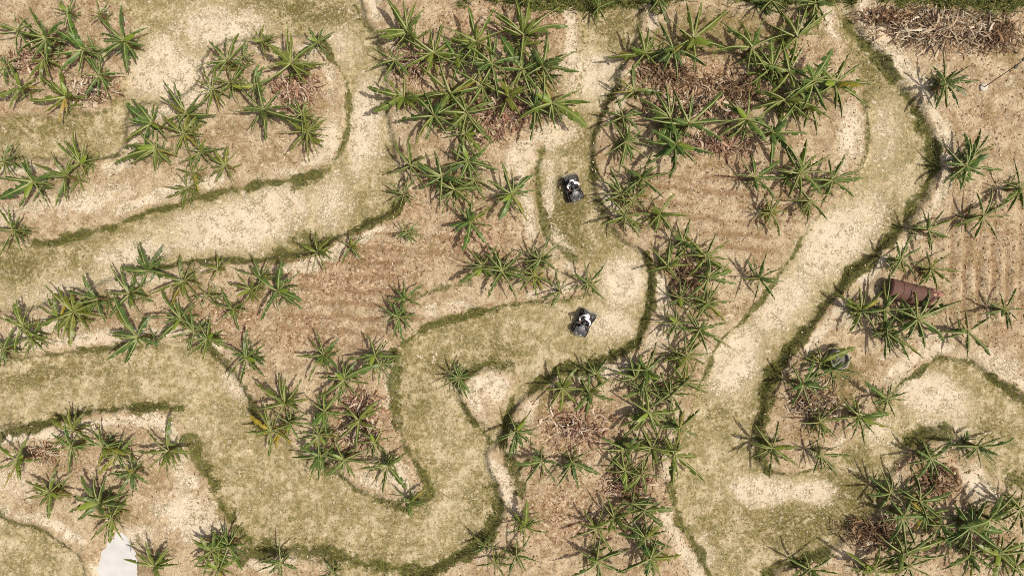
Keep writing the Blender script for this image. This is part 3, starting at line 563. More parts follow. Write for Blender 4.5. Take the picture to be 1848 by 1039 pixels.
def banana(x, y, r, label, group, angs=None, bright=False, yang=None):
    rd = random.Random(int(x * 31 + y * 17))
    hgt = (0.42 + r * .0215) * rd.uniform(.88, 1.12); 
    if r < 15: hgt = .35
    zb = 0.3
    for _ in range(3):
        X, Y = px(x, y, zb + hgt); zb = gz(X, Y)
    root = thing("banana_plant", label, "banana plant", (X, Y, zb - .02), 0, group)
    st = new_obj("pseudostem", rd.choice(STEMS), root); w_ = .75 + r / 90
    if r < 15: w_ = .3
    st.scale = (w_, w_, hgt); st.rotation_euler = (0, 0, rd.uniform(0, 6))
    mp = MPP * (CAM_H - zb - hgt) / CAM_H
    if angs is None:
        n = rd.choice((9, 10, 11, 12)) if r > 33 else rd.choice((7, 8, 9)); a0 = rd.uniform(0, 360)
        if r < 15: n = 4
        lst = []
        for k in range(n):
            lst.append((a0 + k * 360 / n * 1.0 + rd.uniform(-16, 16), r * rd.choice((1, 1.1, .92, .8, .97, .65))))
    else:
        lst = [(float(q.split(':')[0]), float(q.split(':')[1]) if ':' in q else r * rd.uniform(.85, 1.05)) for q in angs.split()]
        for k in range(5):
            lst.append((rd.uniform(0, 360), r * rd.uniform(.4, .95)))
    for a, ln in lst:
        s_ = ln * mp * 1.08
        me_ = rd.choice(LEAVES); dz = 0
        if ln < .55 * r: me_ = rd.choice(UPRIGHT)
        lf = new_obj("leaf", me_, root); lf.location = (0, 0, hgt * rd.uniform(.86, .99))
        lf.rotation_euler = (rd.uniform(-.14, .12), rd.uniform(-.35, .35), -R(a)); lf.scale = (s_ * rd.uniform(.9, 1.15) * (1.3 if r >= 50 else 1.12), s_, s_ * rd.uniform(.75, 1.0))
    pt = rd.choice(PTINT); pt = [q * rd.uniform(.92, 1.08) for q in pt] + [1]
    if r > 15:
        for k in range(rd.choice((1, 1, 2, 2)) if r > 36 else 1):
            sk = new_obj("sucker", rd.choice(SUCK), root); a = rd.uniform(0, 6.28); d = rd.uniform(.1, .45) * r / 45
            sk.location = (math.cos(a) * d, math.sin(a) * d, 0); s_ = r * MPP * rd.uniform(.42, .68); sk.scale = (s_, s_, s_ * .9); sk.rotation_euler = (0, 0, rd.uniform(0, 6.28))
    for ch in root.children:
        k = rd.random(); ch.color = [pt[0] * 2.3, pt[1] * 1.45, pt[2] * .8, 1] if k < .02 else [pt[0] * 2.0, pt[1] * 1.12, pt[2] * 1.0, 1] if k < .04 else pt
    if bright:
        a = yang if yang is not None else rd.uniform(0, 360)
        lf = new_obj("young_leaf", rd.choice(YOUNG), root); s_ = r * mp * rd.uniform(.42, .58)
        lf.location = (0, 0, hgt * .98 + .05); lf.rotation_euler = (rd.uniform(-.1, .2), rd.uniform(-.3, .3), -R(a)); lf.scale = (s_, s_, s_ * .9)
    if r > 36 and rd.random() < .6:
        for k in range(rd.choice((1, 2))):
            lf = new_obj("dead_leaf", rd.choice(DEAD), root); s_ = hgt * .42
            lf.location = (0, 0, hgt * .8); lf.rotation_euler = (0, 0, rd.uniform(0, 6.28)); lf.scale = (s_, s_, s_ * 1.0)
    return root

ORD = ["leftmost", "second from the left", "third from the left", "fourth from the left", "fifth from the left", "sixth from the left", "seventh from the left"]
ORDV = ["topmost", "second from the top", "third from the top", "fourth from the top", "fifth from the top", "sixth from the top", "seventh from the top"]
G = "banana plants along the winding track"
for phrase, plants in CLUMPS:
    P = []
    for s_ in plants:
        h_, _, a_ = s_.partition('|'); x, y, r = h_.split(); P.append((float(x), float(y), float(r.rstrip('b')), 'b' in r, a_.strip() or None))
    horiz = (max(p[0] for p in P) - min(p[0] for p in P)) >= (max(p[1] for p in P) - min(p[1] for p in P))
    P.sort(key=lambda p: p[0] if horiz else p[1])
    last = {True: "rightmost", False: "lowest"}[horiz]
    for i, (x, y, r, b, a) in enumerate(P):
        o_ = last if i == len(P) - 1 else (ORD if horiz else ORDV)[i]
        sz = "large" if r >= 52 else "small" if r < 34 else "mid-sized" if r < 44 else "broad"
        banana(x, y, r, f"{sz} banana plant, {o_} {phrase}", G, a, b)
for x, y, r, b, lab, a in SINGLES: banana(x, y, r, lab, G, a, bool(b))

# ---------------------------------------------------------------- grass and litter: uncountable cover
def cover_mesh(name, P, kinds, mat, label):
    """P: (x, y, z) roots; each blade or leaf a bent strip of two faces, tinted one by one"""
    V = []; Fc = []; T = []
    n = len(P); a = rng.random(n) * 2 * math.pi; u = rng.random((n, 6))
    for i in range(n):
        x, y, z = P[i]; ln, wd, up, cols = kinds
        L_ = ln * (.6 + .8 * u[i, 0]); W_ = wd * (.6 + .8 * u[i, 1]); c, s_ = math.cos(a[i]), math.sin(a[i])
        h1 = up * L_ * (.5 + .6 * u[i, 2]); h2 = up * L_ * (.55 + .7 * u[i, 3])
        b = len(V); px_, py_ = -s_ * W_, c * W_
        V += [(x - px_, y - py_, z), (x + px_, y + py_, z), (x + c * L_ * .5 + px_ * .9, y + s_ * L_ * .5 + py_ * .9, z + h1), (x + c * L_ * .5 - px_ * .9, y + s_ * L_ * .5 - py_ * .9, z + h1 + .02 * u[i, 5]), (x + c * L_, y + s_ * L_, z + h2)]
        Fc += [(b, b + 1, b + 2, b + 3), (b + 3, b + 2, b + 4)]
        col = cols[int(u[i, 4] * len(cols)) % len(cols)]; k = .75 + .5 * u[i, 5]
        T += [(col[0] * k, col[1] * k, col[2] * k, 1)] * 5
    me = bpy.data.meshes.new(name); me.from_pydata(V, [], Fc)
    at = me.attributes.new("tint", 'FLOAT_COLOR', 'POINT'); at.data.foreach_set("color", np.array(T, np.float32).ravel())
    o = new_obj(name, me, mat=mat); tag(o, label, kind="stuff"); return o
def scatter(n, dens):
    """n candidate points over the framed ground, kept with probability dens(fields)"""
    ii = rng.integers(1, ny - 1, n); jj = rng.integers(1, nx - 1, n)
    ok = (np.abs(gx[jj]) < 41) & (np.abs(gy[ii]) < 25); ii, jj = ii[ok], jj[ok]
    f = [q[ii, jj] for q in F]; keep = rng.random(len(ii)) < dens(f); ii, jj = ii[keep], jj[keep]
    return np.stack([gx[jj] + rng.uniform(-.05, .05, len(jj)), gy[ii] + rng.uniform(-.05, .05, len(jj)), F[0][ii, jj] - .01], -1)
M_GRASS = tint_mat("bank_grass"); M_LIT = tint_mat("leaf_litter", .9, .1)
nzf = fbm(PX, PY, 26, 222, 3)
cover_mesh("grass", scatter(420000, lambda f: np.clip(f[2] - .28, 0, 1) * .42), (.24, .018, .75, [(.05,.06,.012),(.075,.085,.016),(.10,.10,.026),(.06,.05,.018),(.15,.125,.05)]), M_GRASS, "short dark olive grass growing on the banks of the beds")
cover_mesh("verge_grass", scatter(700000, lambda f: f[3] * .5), (.42, .022, .9, [(.06,.08,.016),(.10,.13,.024),(.15,.16,.04),(.05,.06,.014),(.22,.19,.08)]), M_GRASS, "taller bright green grass verge along the top")
cover_mesh("dry_grass", scatter(420000, lambda f: (1 - f[1] * .5) * np.clip(f[5] - .3 - f[4] * .6, 0, 1) * .32), (.20, .014, .45, [(.13,.105,.035),(.22,.17,.07),(.10,.095,.028),(.36,.28,.15)]), M_GRASS, "dry olive and straw grass thinly covering the track")
cover_mesh("straw_litter", scatter(420000, lambda f: (1 - f[1]) * np.clip(.10 - .095 * f[4], 0, 1)), (.17, .012, .18, [(.55,.44,.28),(.45,.35,.2),(.30,.22,.10),(.14,.11,.04)]), M_LIT, "bits of pale straw and weed lying on the sandy track")
cover_mesh("leaf_litter", scatter(420000, lambda f: f[1] * np.clip(.05 + .24 * f[6] - .05 * f[4], 0, 1)), (.20, .030, .22, [(.50,.38,.25),(.40,.27,.15),(.26,.15,.08),(.18,.085,.045),(.62,.52,.38),(.10,.06,.03)]), M_LIT, "dry brown and pale leaf litter lying on the planting beds")

# ---------------------------------------------------------------- heaps of dead leaves
def heap(name, x, y, a, b, n, cols, label, cat="leaf heap", hmax=.45, ln=1.0, rot=0):
    X, Y = px(x, y, .4); z0 = gz(X, Y); mb = MB(); T = []
    r = random.Random(int(x * 7 + y)); ph = r.random() * 6
    # low mound under the strips
    for i in range(int(n * 1.7)):
        t = min(abs(r.gauss(0, .68)), 1.12) * (1 + .12 * math.sin(3 * q0 + ph) + .06 * math.sin(5 * q0 + 2 * ph)) if (q0 := r.random() * 6.283) is not None else 0; q = q0
        lx, ly = math.cos(q) * t * a * MPP, math.sin(q) * t * b * MPP
        h = hmax * max(0, 1 - t * t) * r.uniform(.15, 1.0) + .03; L_ = ln * r.uniform(.35, 1.0); az = r.uniform(0, 6.283) if r.random() < .7 else q + r.uniform(-.5, .5)
        W_ = r.uniform(.012, .04) if r.random() < .85 else r.uniform(.04, .085); c, s_ = math.cos(az), math.sin(az); bow = r.uniform(-.06, .16); cv = r.uniform(-.25, .25); tw = r.uniform(-.05, .05)
        vs = []; m = 4
        for k in range(m + 1):
            u = k / m - .5; wd = W_ * (1 - 1.3 * u * u); zz = h + bow * (1 - 4 * u * u) + r.uniform(-.015, .015) + tw * u * 3
            zz = max(zz, .015)
            e = cv * (4 * u * u - 1) * L_; ox, oy = lx + c * u * L_ - s_ * e, ly + s_ * u * L_ + c * e
            vs += [(ox - s_ * wd, oy + c * wd, zz - .015), (ox, oy, zz + .015), (ox + s_ * wd, oy - c * wd, zz - .015)]
        fs = []
        for k in range(m): fs += [(k * 3, k * 3 + 1, k * 3 + 4, k * 3 + 3), (k * 3 + 1, k * 3 + 2, k * 3 + 5, k * 3 + 4)]
        mb.add(vs, fs); col = r.choice(cols); kk = r.uniform(.7, 1.25); T += [(col[0] * kk, col[1] * kk, col[2] * kk, 1)] * len(vs)
    me = mb.mesh(name); at = me.attributes.new("tint", 'FLOAT_COLOR', 'POINT'); at.data.foreach_set("color", np.array(T, np.float32).ravel())
    o = new_obj(name, me, mat=M_LIT); o.location = (X, Y, z0); o.rotation_euler = (0, 0, R(rot)); tag(o, label, cat, "heaps of dead banana leaves"); return o
RD = [(.24,.12,.08),(.32,.18,.12),(.42,.28,.19),(.13,.065,.04),(.56,.45,.34),(.50,.38,.28)]
PL = [(.50,.40,.29),(.40,.28,.17),(.24,.14,.08),(.60,.52,.40),(.10,.06,.035)]
DK = [(.15,.085,.05),(.10,.055,.03),(.24,.15,.085),(.42,.32,.22),(.30,.20,.12)]
TW = [(.58,.47,.33),(.46,.36,.25),(.30,.19,.10),(.64,.56,.44),(.14,.09,.06),(.50,.38,.25)]
for h in [
 (532,163,42,30,230,RD,"reddish heap of dead leaves among the upper-left plants"),
 (905,205,52,40,280,RD,"reddish brown dead leaf heap at the lower right of the top-centre clump"),
 (745,118,45,30,120,RD,"thin brown leaf heap under the left of the top-centre clump"),
 (1205,135,60,24,220,DK,"dark brown leaf heap along the upper left of the upper-right bed"),
 (1330,165,75,32,260,DK,"dark brown leaf heap in the middle of the upper-right bed"),
 (1225,190,55,30,260,PL,"pale bleached leaf heap in the middle of the upper-right bed"),
 (1285,190,55,26,220,PL,"pale bleached leaf heap beside a bare spot in the upper-right bed"),
 (1300,262,75,20,240,RD,"long reddish leaf heap along the lower edge of the upper-right bed"),
 (650,730,38,26,150,RD,"small reddish leaf heap at the top of the peninsula bed"),
 (640,775,34,34,170,PL,"mixed pale and brown leaf heap inside the peninsula bed"),
 (60,110,45,22,130,RD,"brown leaf heap between the two rows in the top-left corner"),
 (165,165,44,22,160,PL,"pale leaf heap at the lower right of the top-left corner clump"),
 (80,815,26,16,110,PL,"small pale leaf heap at the left end of the bottom-left bed"),
 (1465,722,40,36,260,PL,"heap of pale twigs and dark leaves below the round concrete ring"),
 (1690,868,34,30,200,DK,"dark twig heap just above the bottom-right thicket"),
 (1238,500,26,34,130,DK,"dark leaf heap inside the head of the central column"),
 (1040,770,55,32,150,RD,"loose reddish leaf heap in the middle of the lower centre bed"),
 (1130,875,44,22,130,RD,"loose brown leaf heap between the two lower knots of plants"),
 (1570,960,58,26,220,DK,"thin dark leaf heap left of the bottom-right thicket"),
]: heap("dead_leaf_heap", *h)
heap("dead_leaf_heap", 1705, 52, 110, 40, 750, TW, "large tangled heap of dry tan stalks at the top right corner", hmax=.7, ln=1.3)
heap("dead_leaf_heap", 1610, 32, 60, 16, 200, DK, "dark rotted leaf heap at the left end of the large tan one", hmax=.3)
heap("dead_leaf_heap", 1800, 62, 40, 34, 220, DK, "dark brown leaf heap at the right end of the large tan one", hmax=.4)

# ---------------------------------------------------------------- puddle, tank, ring, lamp post
def disc_water():
    mb = MB(); n = 72; vs = []; X0, Y0 = px(216, 1024, .1)
    vs.append((X0, Y0, 0))
    for k in range(n):
        a = 2 * math.pi * k / n; rr = 1 + .10 * math.sin(3 * a + 1) + .05 * math.sin(7 * a) + .03 * math.sin(13 * a + 2)
        vs.append((X0 + math.cos(a) * 2.3 * rr, Y0 + math.sin(a) * 3.1 * rr, 0))
    mb.add(vs, [(0, 1 + k, 1 + (k + 1) % n) for k in range(n)])
    s = NT("milky_water"); s.color(s.mix(s.step(s.noise(1.3, 4), .3, .7), (.47, .465, .46), (.53, .525, .52)), .2, .5)
    o = mb.build("water", s.m); o.location.z = 0.085; tag(o, "pale milky puddle lying at the lower left", kind="structure")
disc_water()

M_RUST = NT("rusty_steel"); _n = M_RUST.noise(3, 5, .65); _f = M_RUST.noise(14, 4, .7, 5)
M_RUST = M_RUST.color(M_RUST.mix(M_RUST.step(_f, .5, .75, 0, .7), M_RUST.mix(M_RUST.step(_n, .3, .7), (.088, .045, .036), (.125, .062, .047)), (.20, .088, .052)), .75, .3)
M_RUSTL = NT("flaking_rust"); M_RUSTL = M_RUSTL.color(M_RUSTL.mix(M_RUSTL.step(M_RUSTL.noise(11, 3), .4, .6), (.34, .15, .09), (.50, .33, .24)), .8, .2)
M_DARK = NT("inside_shade").color((.012, .014, .012), .9, .1)
def tank():
    X, Y = px(1650, 531, 1.0); z0 = gz(X, Y)
    root = thing("rusty_tank", "rust-brown steel tank lying on its side below two banana plants", "tank", (X, Y, z0 - .14), R(-14))
    rad, hl = .72, 1.85; n = 40
    rnd = random.Random(4)
    # shell: tube with thickness, right end ragged, along local X
    mb = MB()
    def ring(x, r, ragged=False, m=n):
        return [(x + (rnd.uniform(-.16, .04) - .75 * max(0, -.75 * math.cos(2 * math.pi * k / m) + .66 * math.sin(2 * math.pi * k / m)) if ragged else 0), math.cos(2 * math.pi * k / m) * r, rad + math.sin(2 * math.pi * k / m) * r) for k in range(m)]
    xs = [-hl, -hl + .03, -1.2, -.6, 0, .6, .9]
    rings = [ring(x, rad) for x in xs]; ed = ring(hl, rad, True); rings.append(ed)
    rings.append([(p[0] - .01, p[1] * .975, rad + (p[2] - rad) * .975) for p in ed]); rings += [ring(x, rad * .975) for x in (.7, 0, -1.6)]
    vs = [p for r_ in rings for p in r_]; fs = []
    for i in range(len(rings) - 1):
        for k in range(n): fs.append((i * n + k, (i + 1) * n + k, (i + 1) * n + (k + 1) % n, i * n + (k + 1) % n))
    mb.add(vs, fs); mb.build("shell", M_RUST, root, True)
    mb = MB(); mb.lathe([(rad * .99, 0), (rad * .9, .10), (rad * .5, .17), (0.001, .19)], n, Matrix.Translation((-hl, 0, rad)) @ Matrix.Rotation(-math.pi / 2, 4, 'Y')); mb.build("end_cap", M_RUST, root, True)
    mb = MB()
    for x in (-1.1, .55): mb.lathe([(rad + .002, -.04), (rad + .022, -.03), (rad + .022, .03), (rad + .002, .04)], n, Matrix.Translation((x, 0, rad)) @ Matrix.Rotation(math.pi / 2, 4, 'Y'))
    mb.build("hoop", M_RUST, root, True)
    mb = MB()
    for k in range(34):
        a = rnd.uniform(.3, 1.3); x = rnd.uniform(1.0, 1.62); r_ = rad + .01
        c = Vector((x, math.cos(a) * r_, rad + math.sin(a) * r_)); e = .03 + rnd.random() * .07
        mb.box(c, (e * 2.2, e * 1.4, .012), rx=a - math.pi / 2 + rnd.uniform(-.3, .3), rz=rnd.uniform(-.5, .5))
    mb.build("rust_flakes", M_RUSTL, root)
    mb = MB(); mb.lathe([(.11, 0), (.11, .09), (.08, .09), (.08, .02), (0.001, .02)], 16, Matrix.Translation((-.35, 0, 2 * rad - .02))); mb.build("filler_neck", M_RUST, root)
    mb = MB(); mb.lathe([(rad * .97, 0), (.001, 0)], n, Matrix.Translation((.4, 0, rad)) @ Matrix.Rotation(math.pi / 2, 4, 'Y')); mb.build("inner_shade_disc", M_DARK, root)  # near-black disc across the hollow tank: the shade inside, put in as colour
tank()

_c = NT("weathered_concrete"); M_CONC = _c.color(_c.mix(_c.step(_c.noise(4, 5, .65), .3, .7), (.34, .33, .30), (.20, .19, .17)), .85, .2); 
M_GREYW = NT("grey_water").color((.13, .12, .11), .6, .15)
def well():
    X, Y = px(1512, 648, .55); z0 = gz(X, Y)
    root = thing("concrete_ring", "round grey concrete ring holding dull water beside a banana bush", "well ring", (X, Y, z0 - .05), .0)
    mb = MB(); mb.lathe([(.66, 0), (.69, .55), (.68, .60), (.61, .60), (.59, .56), (.58, 0)], 48); mb.build("wall", M_CONC, root, True)
    mb = MB(); mb.lathe([(.60, .33), (.001, .33)], 48); mb.build("water_surface", M_GREYW, root)
well()
M_WHITE = NT("white_concrete"); M_WHITE = M_WHITE.color(M_WHITE.mix(M_WHITE.step(M_WHITE.noise(6, 4), .35, .7), (.55, .51, .43), (.40, .36, .29)), .8, .2)
M_BLACK = NT("black_paint").color((.012, .012, .013), .45, .4)
M_GLASS = NT("lamp_lens").color((.35, .35, .36), .15, .6)
def lamp_post():
    X, Y = px(1775, 158, .35); z0 = gz(X, Y)
    root = thing("lamp_post", "thin black lamp post with twin floodlights on a round white footing", "lamp post", (X, Y, z0))
    mb = MB(); mb.lathe([(.29, -.1), (.28, .07), (.24, .10), (.001, .105)], 24); mb.build("footing", M_WHITE, root, True)
    mb = MB(); X1, Y1 = px(1842, 113, z0 + 3.6); dx, dy = X1 - X, Y1 - Y
    mb.tube([(0, 0, .1), (dx * .5, dy * .5, 1.85), (dx, dy, 3.6)], [.035, .032, .028], 10)
    mb.build("pole", M_BLACK, root, True)
    mb = MB(); mb.tube([(dx - .3, dy - .28, 3.55), (dx + .3, dy + .28, 3.55)], .022, 8); mb.build("crossbar", M_BLACK, root)
    for s_ in (-1, 1):
        mb = MB(); cx, cy = dx + s_ * .27, dy + s_ * .25
        mb.box((cx, cy, 3.52), (.24, .16, .12), rx=.25, rz=.75); h = mb.build("floodlight", M_BLACK, root, bevel=.015)
        mb = MB(); mb.box((cx + .01, cy - .012, 3.453), (.19, .11, .012), rx=.25, rz=.75); mb.build("lens", M_GLASS, h)
lamp_post()

# ---------------------------------------------------------------- quad bikes
M_PLAST = NT("black_plastic"); M_PLAST = M_PLAST.color(M_PLAST.mix(M_PLAST.step(M_PLAST.noise(5, 4), .4, .75, 0, .35), (.016, .016, .018), (.14, .115, .085)), .4, .4)
M_RUB = NT("tyre_rubber"); M_RUB = M_RUB.color(M_RUB.mix(M_RUB.step(M_RUB.noise(9, 3), .4, .7, 0, .5), (.022, .021, .02), (.17, .135, .10)), .9, .2)
M_SEAT = NT("seat_vinyl").color((.02, .019, .02), .5, .4)
M_TUBE = NT("rack_steel").color((.17, .17, .175), .4, .5)
M_RIM = NT("rim_metal").color((.22, .22, .23), .35, .5)
M_LENS = NT("headlamp_lens").color((.75, .75, .72), .1, .6)
def quad_bike(x, y, fx, fy, label, grey):
    X, Y = px(x, y, .4); z0 = gz(X, Y); rz = math.atan2(-fx, -fy)      # local +Y is forward; image y runs down
    root = thing("quad_bike", label, "quad bike", (X, Y, z0 + .01), rz, "quad bikes on the track")
    # body fairing: lofted sections along Y
    mb = MB(); S = [(-.82, .17, .55, .68), (-.6, .20, .45, .72), (-.2, .17, .36, .70), (.1, .16, .36, .78), (.35, .20, .42, .92), (.6, .23, .45, .86), (.85, .20, .48, .70), (.93, .12, .52, .62)]
    secs = []
    for yy, hw, zl, zh in S: secs.append([(-hw, yy, zl), (hw, yy, zl), (hw * 1.05, yy, (zl + zh) / 2), (hw * .7, yy, zh), (-hw * .7, yy, zh), (-hw * 1.05, yy, (zl + zh) / 2)])
    mb.loft(secs); mb.build("body", M_PLAST, root, True, .012)
    for sx in (-1, 1):
        for yc, L_ in ((.60, .40), (-.60, .38)):        # curved fenders over each wheel
            mb = MB(); m = 9; vs = []
            for k in range(m + 1):
                a = -.95 + 1.9 * k / m + (-.1 if yc > 0 else .1)
                yy, zz = yc + math.sin(a) * L_, .32 + math.cos(a) * .40
                for xx, dz in ((.20, .02), (.28, .03), (.42, .0), (.44, -.05)): vs.append((sx * xx, yy, zz + dz))
            fs = []
            for k in range(m):
                for j in range(3): fs.append((k * 4 + j, k * 4 + j + 1, k * 4 + j + 5, k * 4 + j + 4))
            mb.add(vs, fs); fo = mb.build("fender", M_PLAST, root, True); md = fo.modifiers.new("thick", 'SOLIDIFY'); md.thickness = .012
            w_ = thing("wheel", None, None, (sx * .46, yc, .295)); w_.parent = root
            mb = MB(); Mx = Matrix.Rotation(math.pi / 2, 4, 'Y')
            mb.lathe([(.15, -.10), (.25, -.125), (.285, -.10), (.295, -.04), (.295, .04), (.285, .10), (.25, .125), (.15, .10), (.13, 0)], 28, Mx, True)
            for k in range(20):                             # knobbly tread
                a = 2 * math.pi * k / 20
                for q in (-1, 1):
                    aa = a + (.07 if q > 0 else -.07)
                    mb.box((q * .055, math.sin(aa) * .297, math.cos(aa) * .297), (.085, .04, .028), rx=-aa)
            mb.build("tyre", M_RUB, w_)
            mb = MB(); mb.lathe([(.001, .05 * sx), (.05, .055 * sx), (.10, .02 * sx), (.15, .085 * sx), (.155, .085 * sx), (.155, -.085 * sx), (.001, -.08 * sx)], 20, Mx); mb.build("rim", M_RIM, w_, True)
        mb = MB(); mb.box((sx * .33, .0, .40), (.40, .62, .04)); mb.box((sx * .50, .0, .46), (.05, .60, .12)); [mb.box((sx * .33, -.16 + .08 * k, .425), (.30, .02, .02)) for k in range(5)]
        mb.build("footrest", M_PLAST, root)
        mb = MB(); mb.lathe([(.001, .02), (.05, .015), (.062, 0), (.055, -.05), (.001, -.05)], 16, Matrix.Translation((sx * .17, .90, .66)) @ Matrix.Rotation(-math.pi / 2, 4, 'X')); mb.build("headlight", M_LENS, root, True)
    mb = MB(); m = 8; vs = []; fs = []
    for k in range(m + 1):
        t = k / m; yy = .30 + .34 * t; hw = .10 + .15 * math.sin(math.pi * (.25 + .6 * t)); zz = .955 - .10 * t * t
        vs += [(-hw, yy, zz - .03), (-hw * .5, yy, zz), (hw * .5, yy, zz), (hw, yy, zz - .03)]
    for k in range(m):
        for j_ in range(3): fs.append((k * 4 + j_, k * 4 + j_ + 1, k * 4 + j_ + 5, k * 4 + j_ + 4))
    mb.add(vs, fs); ho = mb.build("hood", grey, root, True); ho.modifiers.new("thick", 'SOLIDIFY').thickness = .02
    secs = []
    for yy, hw, zh, th in ((-.62, .13, .86, .10), (-.5, .17, .88, .13), (-.25, .16, .84, .12), (0, .13, .83, .10), (.14, .09, .87, .08)):
        secs.append([(-hw, yy, zh - th), (hw, yy, zh - th), (hw, yy, zh - .03), (hw * .6, yy, zh), (-hw * .6, yy, zh), (-hw, yy, zh - .03)])
    mb = MB(); mb.loft(secs); mb.build("seat", M_SEAT, root, True, .015)
    def rack(y0, y1, hw, z, n):
        mb = MB(); t = .014
        mb.tube([(-hw, y0, z), (hw, y0, z), (hw * 1.02, (y0 + y1) / 2, z + .01), (hw * .9, y1, z), (-hw * .9, y1, z), (-hw * 1.02, (y0 + y1) / 2, z + .01), (-hw, y0, z)], t, 6)
        for k in range(1, n): xx = -hw + 2 * hw * k / n; mb.tube([(xx, y0, z), (xx * .95, y1, z)], t * .7, 6)
        for k in (1, 2): yy = y0 + (y1 - y0) * k / 3; mb.tube([(-hw, yy, z + .002), (hw, yy, z + .002)], t * .8, 6)
        for sx in (-1, 1): mb.tube([(sx * hw * .5, (y0 + y1) / 2, z), (sx * hw * .4, (y0 + y1) / 2, z - .2)], t, 6)
        return mb.build("rack", grey, root)
    rack(.48, .92, .40, .93, 8); rack(-.98, -.58, .42, .90, 8)
    mb = MB(); mb.tube([(0, .26, .80), (0, .20, 1.02)], .03, 8); mb.tube([(-.40, .12, 1.07), (-.25, .2, 1.06), (-.1, .22, 1.03), (.1, .22, 1.03), (.25, .2, 1.06), (.40, .12, 1.07)], .016, 8)
    mb.box((0, .24, 1.05), (.16, .09, .07)); hb = mb.build("handlebar", M_TUBE, root)
    for sx in (-1, 1): mb = MB(); mb.tube([(sx * .28, .185, 1.064), (sx * .41, .115, 1.072)], .022, 8); mb.build("grip", M_RUB, hb)
    mb = MB(); mb.tube([(-.3, .88, .42), (-.28, 1.02, .46), (.28, 1.02, .46), (.3, .88, .42)], .02, 8); mb.tube([(-.2, .9, .62), (-.18, 1.03, .58), (.18, 1.03, .58), (.2, .9, .62)], .018, 8); mb.build("bumper", M_TUBE, root)
    mb = MB(); mb.tube([(.24, -.3, .55), (.26, -.55, .6), (.26, -.95, .62)], [.03, .05, .045], 10); mb.build("exhaust", M_TUBE, root, True)
    return root

M_SKIN = NT("skin").color((.24, .13, .08), .55, .3)
_s = NT("white_cotton"); M_SHIRT = _s.color(_s.mix(_s.step(_s.noise(8, 3), .35, .7, 0, .4), (.78, .77, .76), (.62, .61, .61)), .85, .1)
M_TROU = NT("dark_trousers").color((.055, .05, .05), .85, .1)
M_HELM = NT("black_helmet").color((.014, .014, .016), .18, .5)
M_SHOE = NT("dark_shoe").color((.03, .026, .022), .6, .3)
M_VISOR = NT("visor").color((.05, .05, .055), .08, .6)
def skin_obj(name, chains, mat, parent, root_first=True, sub=2):
    """chains: lists of (key, pos, radius); points sharing a key are one joint"""
    keys = {}; V = []; Rr = []; E = []
    for ch in chains:
        prev = None
        for k, p, r in ch:
            if k is None or k not in keys:
                i = len(V); V.append(p); Rr.append(r)
                if k is not None: keys[k] = i
            else: i = keys[k]
            if prev is not None: E.append((prev, i))
            prev = i
    me = bpy.data.meshes.new(name); me.from_pydata(V, E, []); o = new_obj(name, me, parent)
    me.materials.append(mat)
    sk = o.modifiers.new("skin", 'SKIN'); sk.use_smooth_shade = True
    lay = me.skin_vertices[0] if me.skin_vertices else None
    if lay is None:
        bm = bmesh.new(); bm.from_mesh(me); bm.verts.layers.skin.verify(); bm.to_mesh(me); bm.free(); lay = me.skin_vertices[0]
    for i, r in enumerate(Rr):
        rr = r if isinstance(r, tuple) else (r, r)
        lay.data[i].radius = rr; lay.data[i].use_root = (i == 0)
    sb = o.modifiers.new("sub", 'SUBSURF'); sb.levels = sub; sb.render_levels = sub
    return o
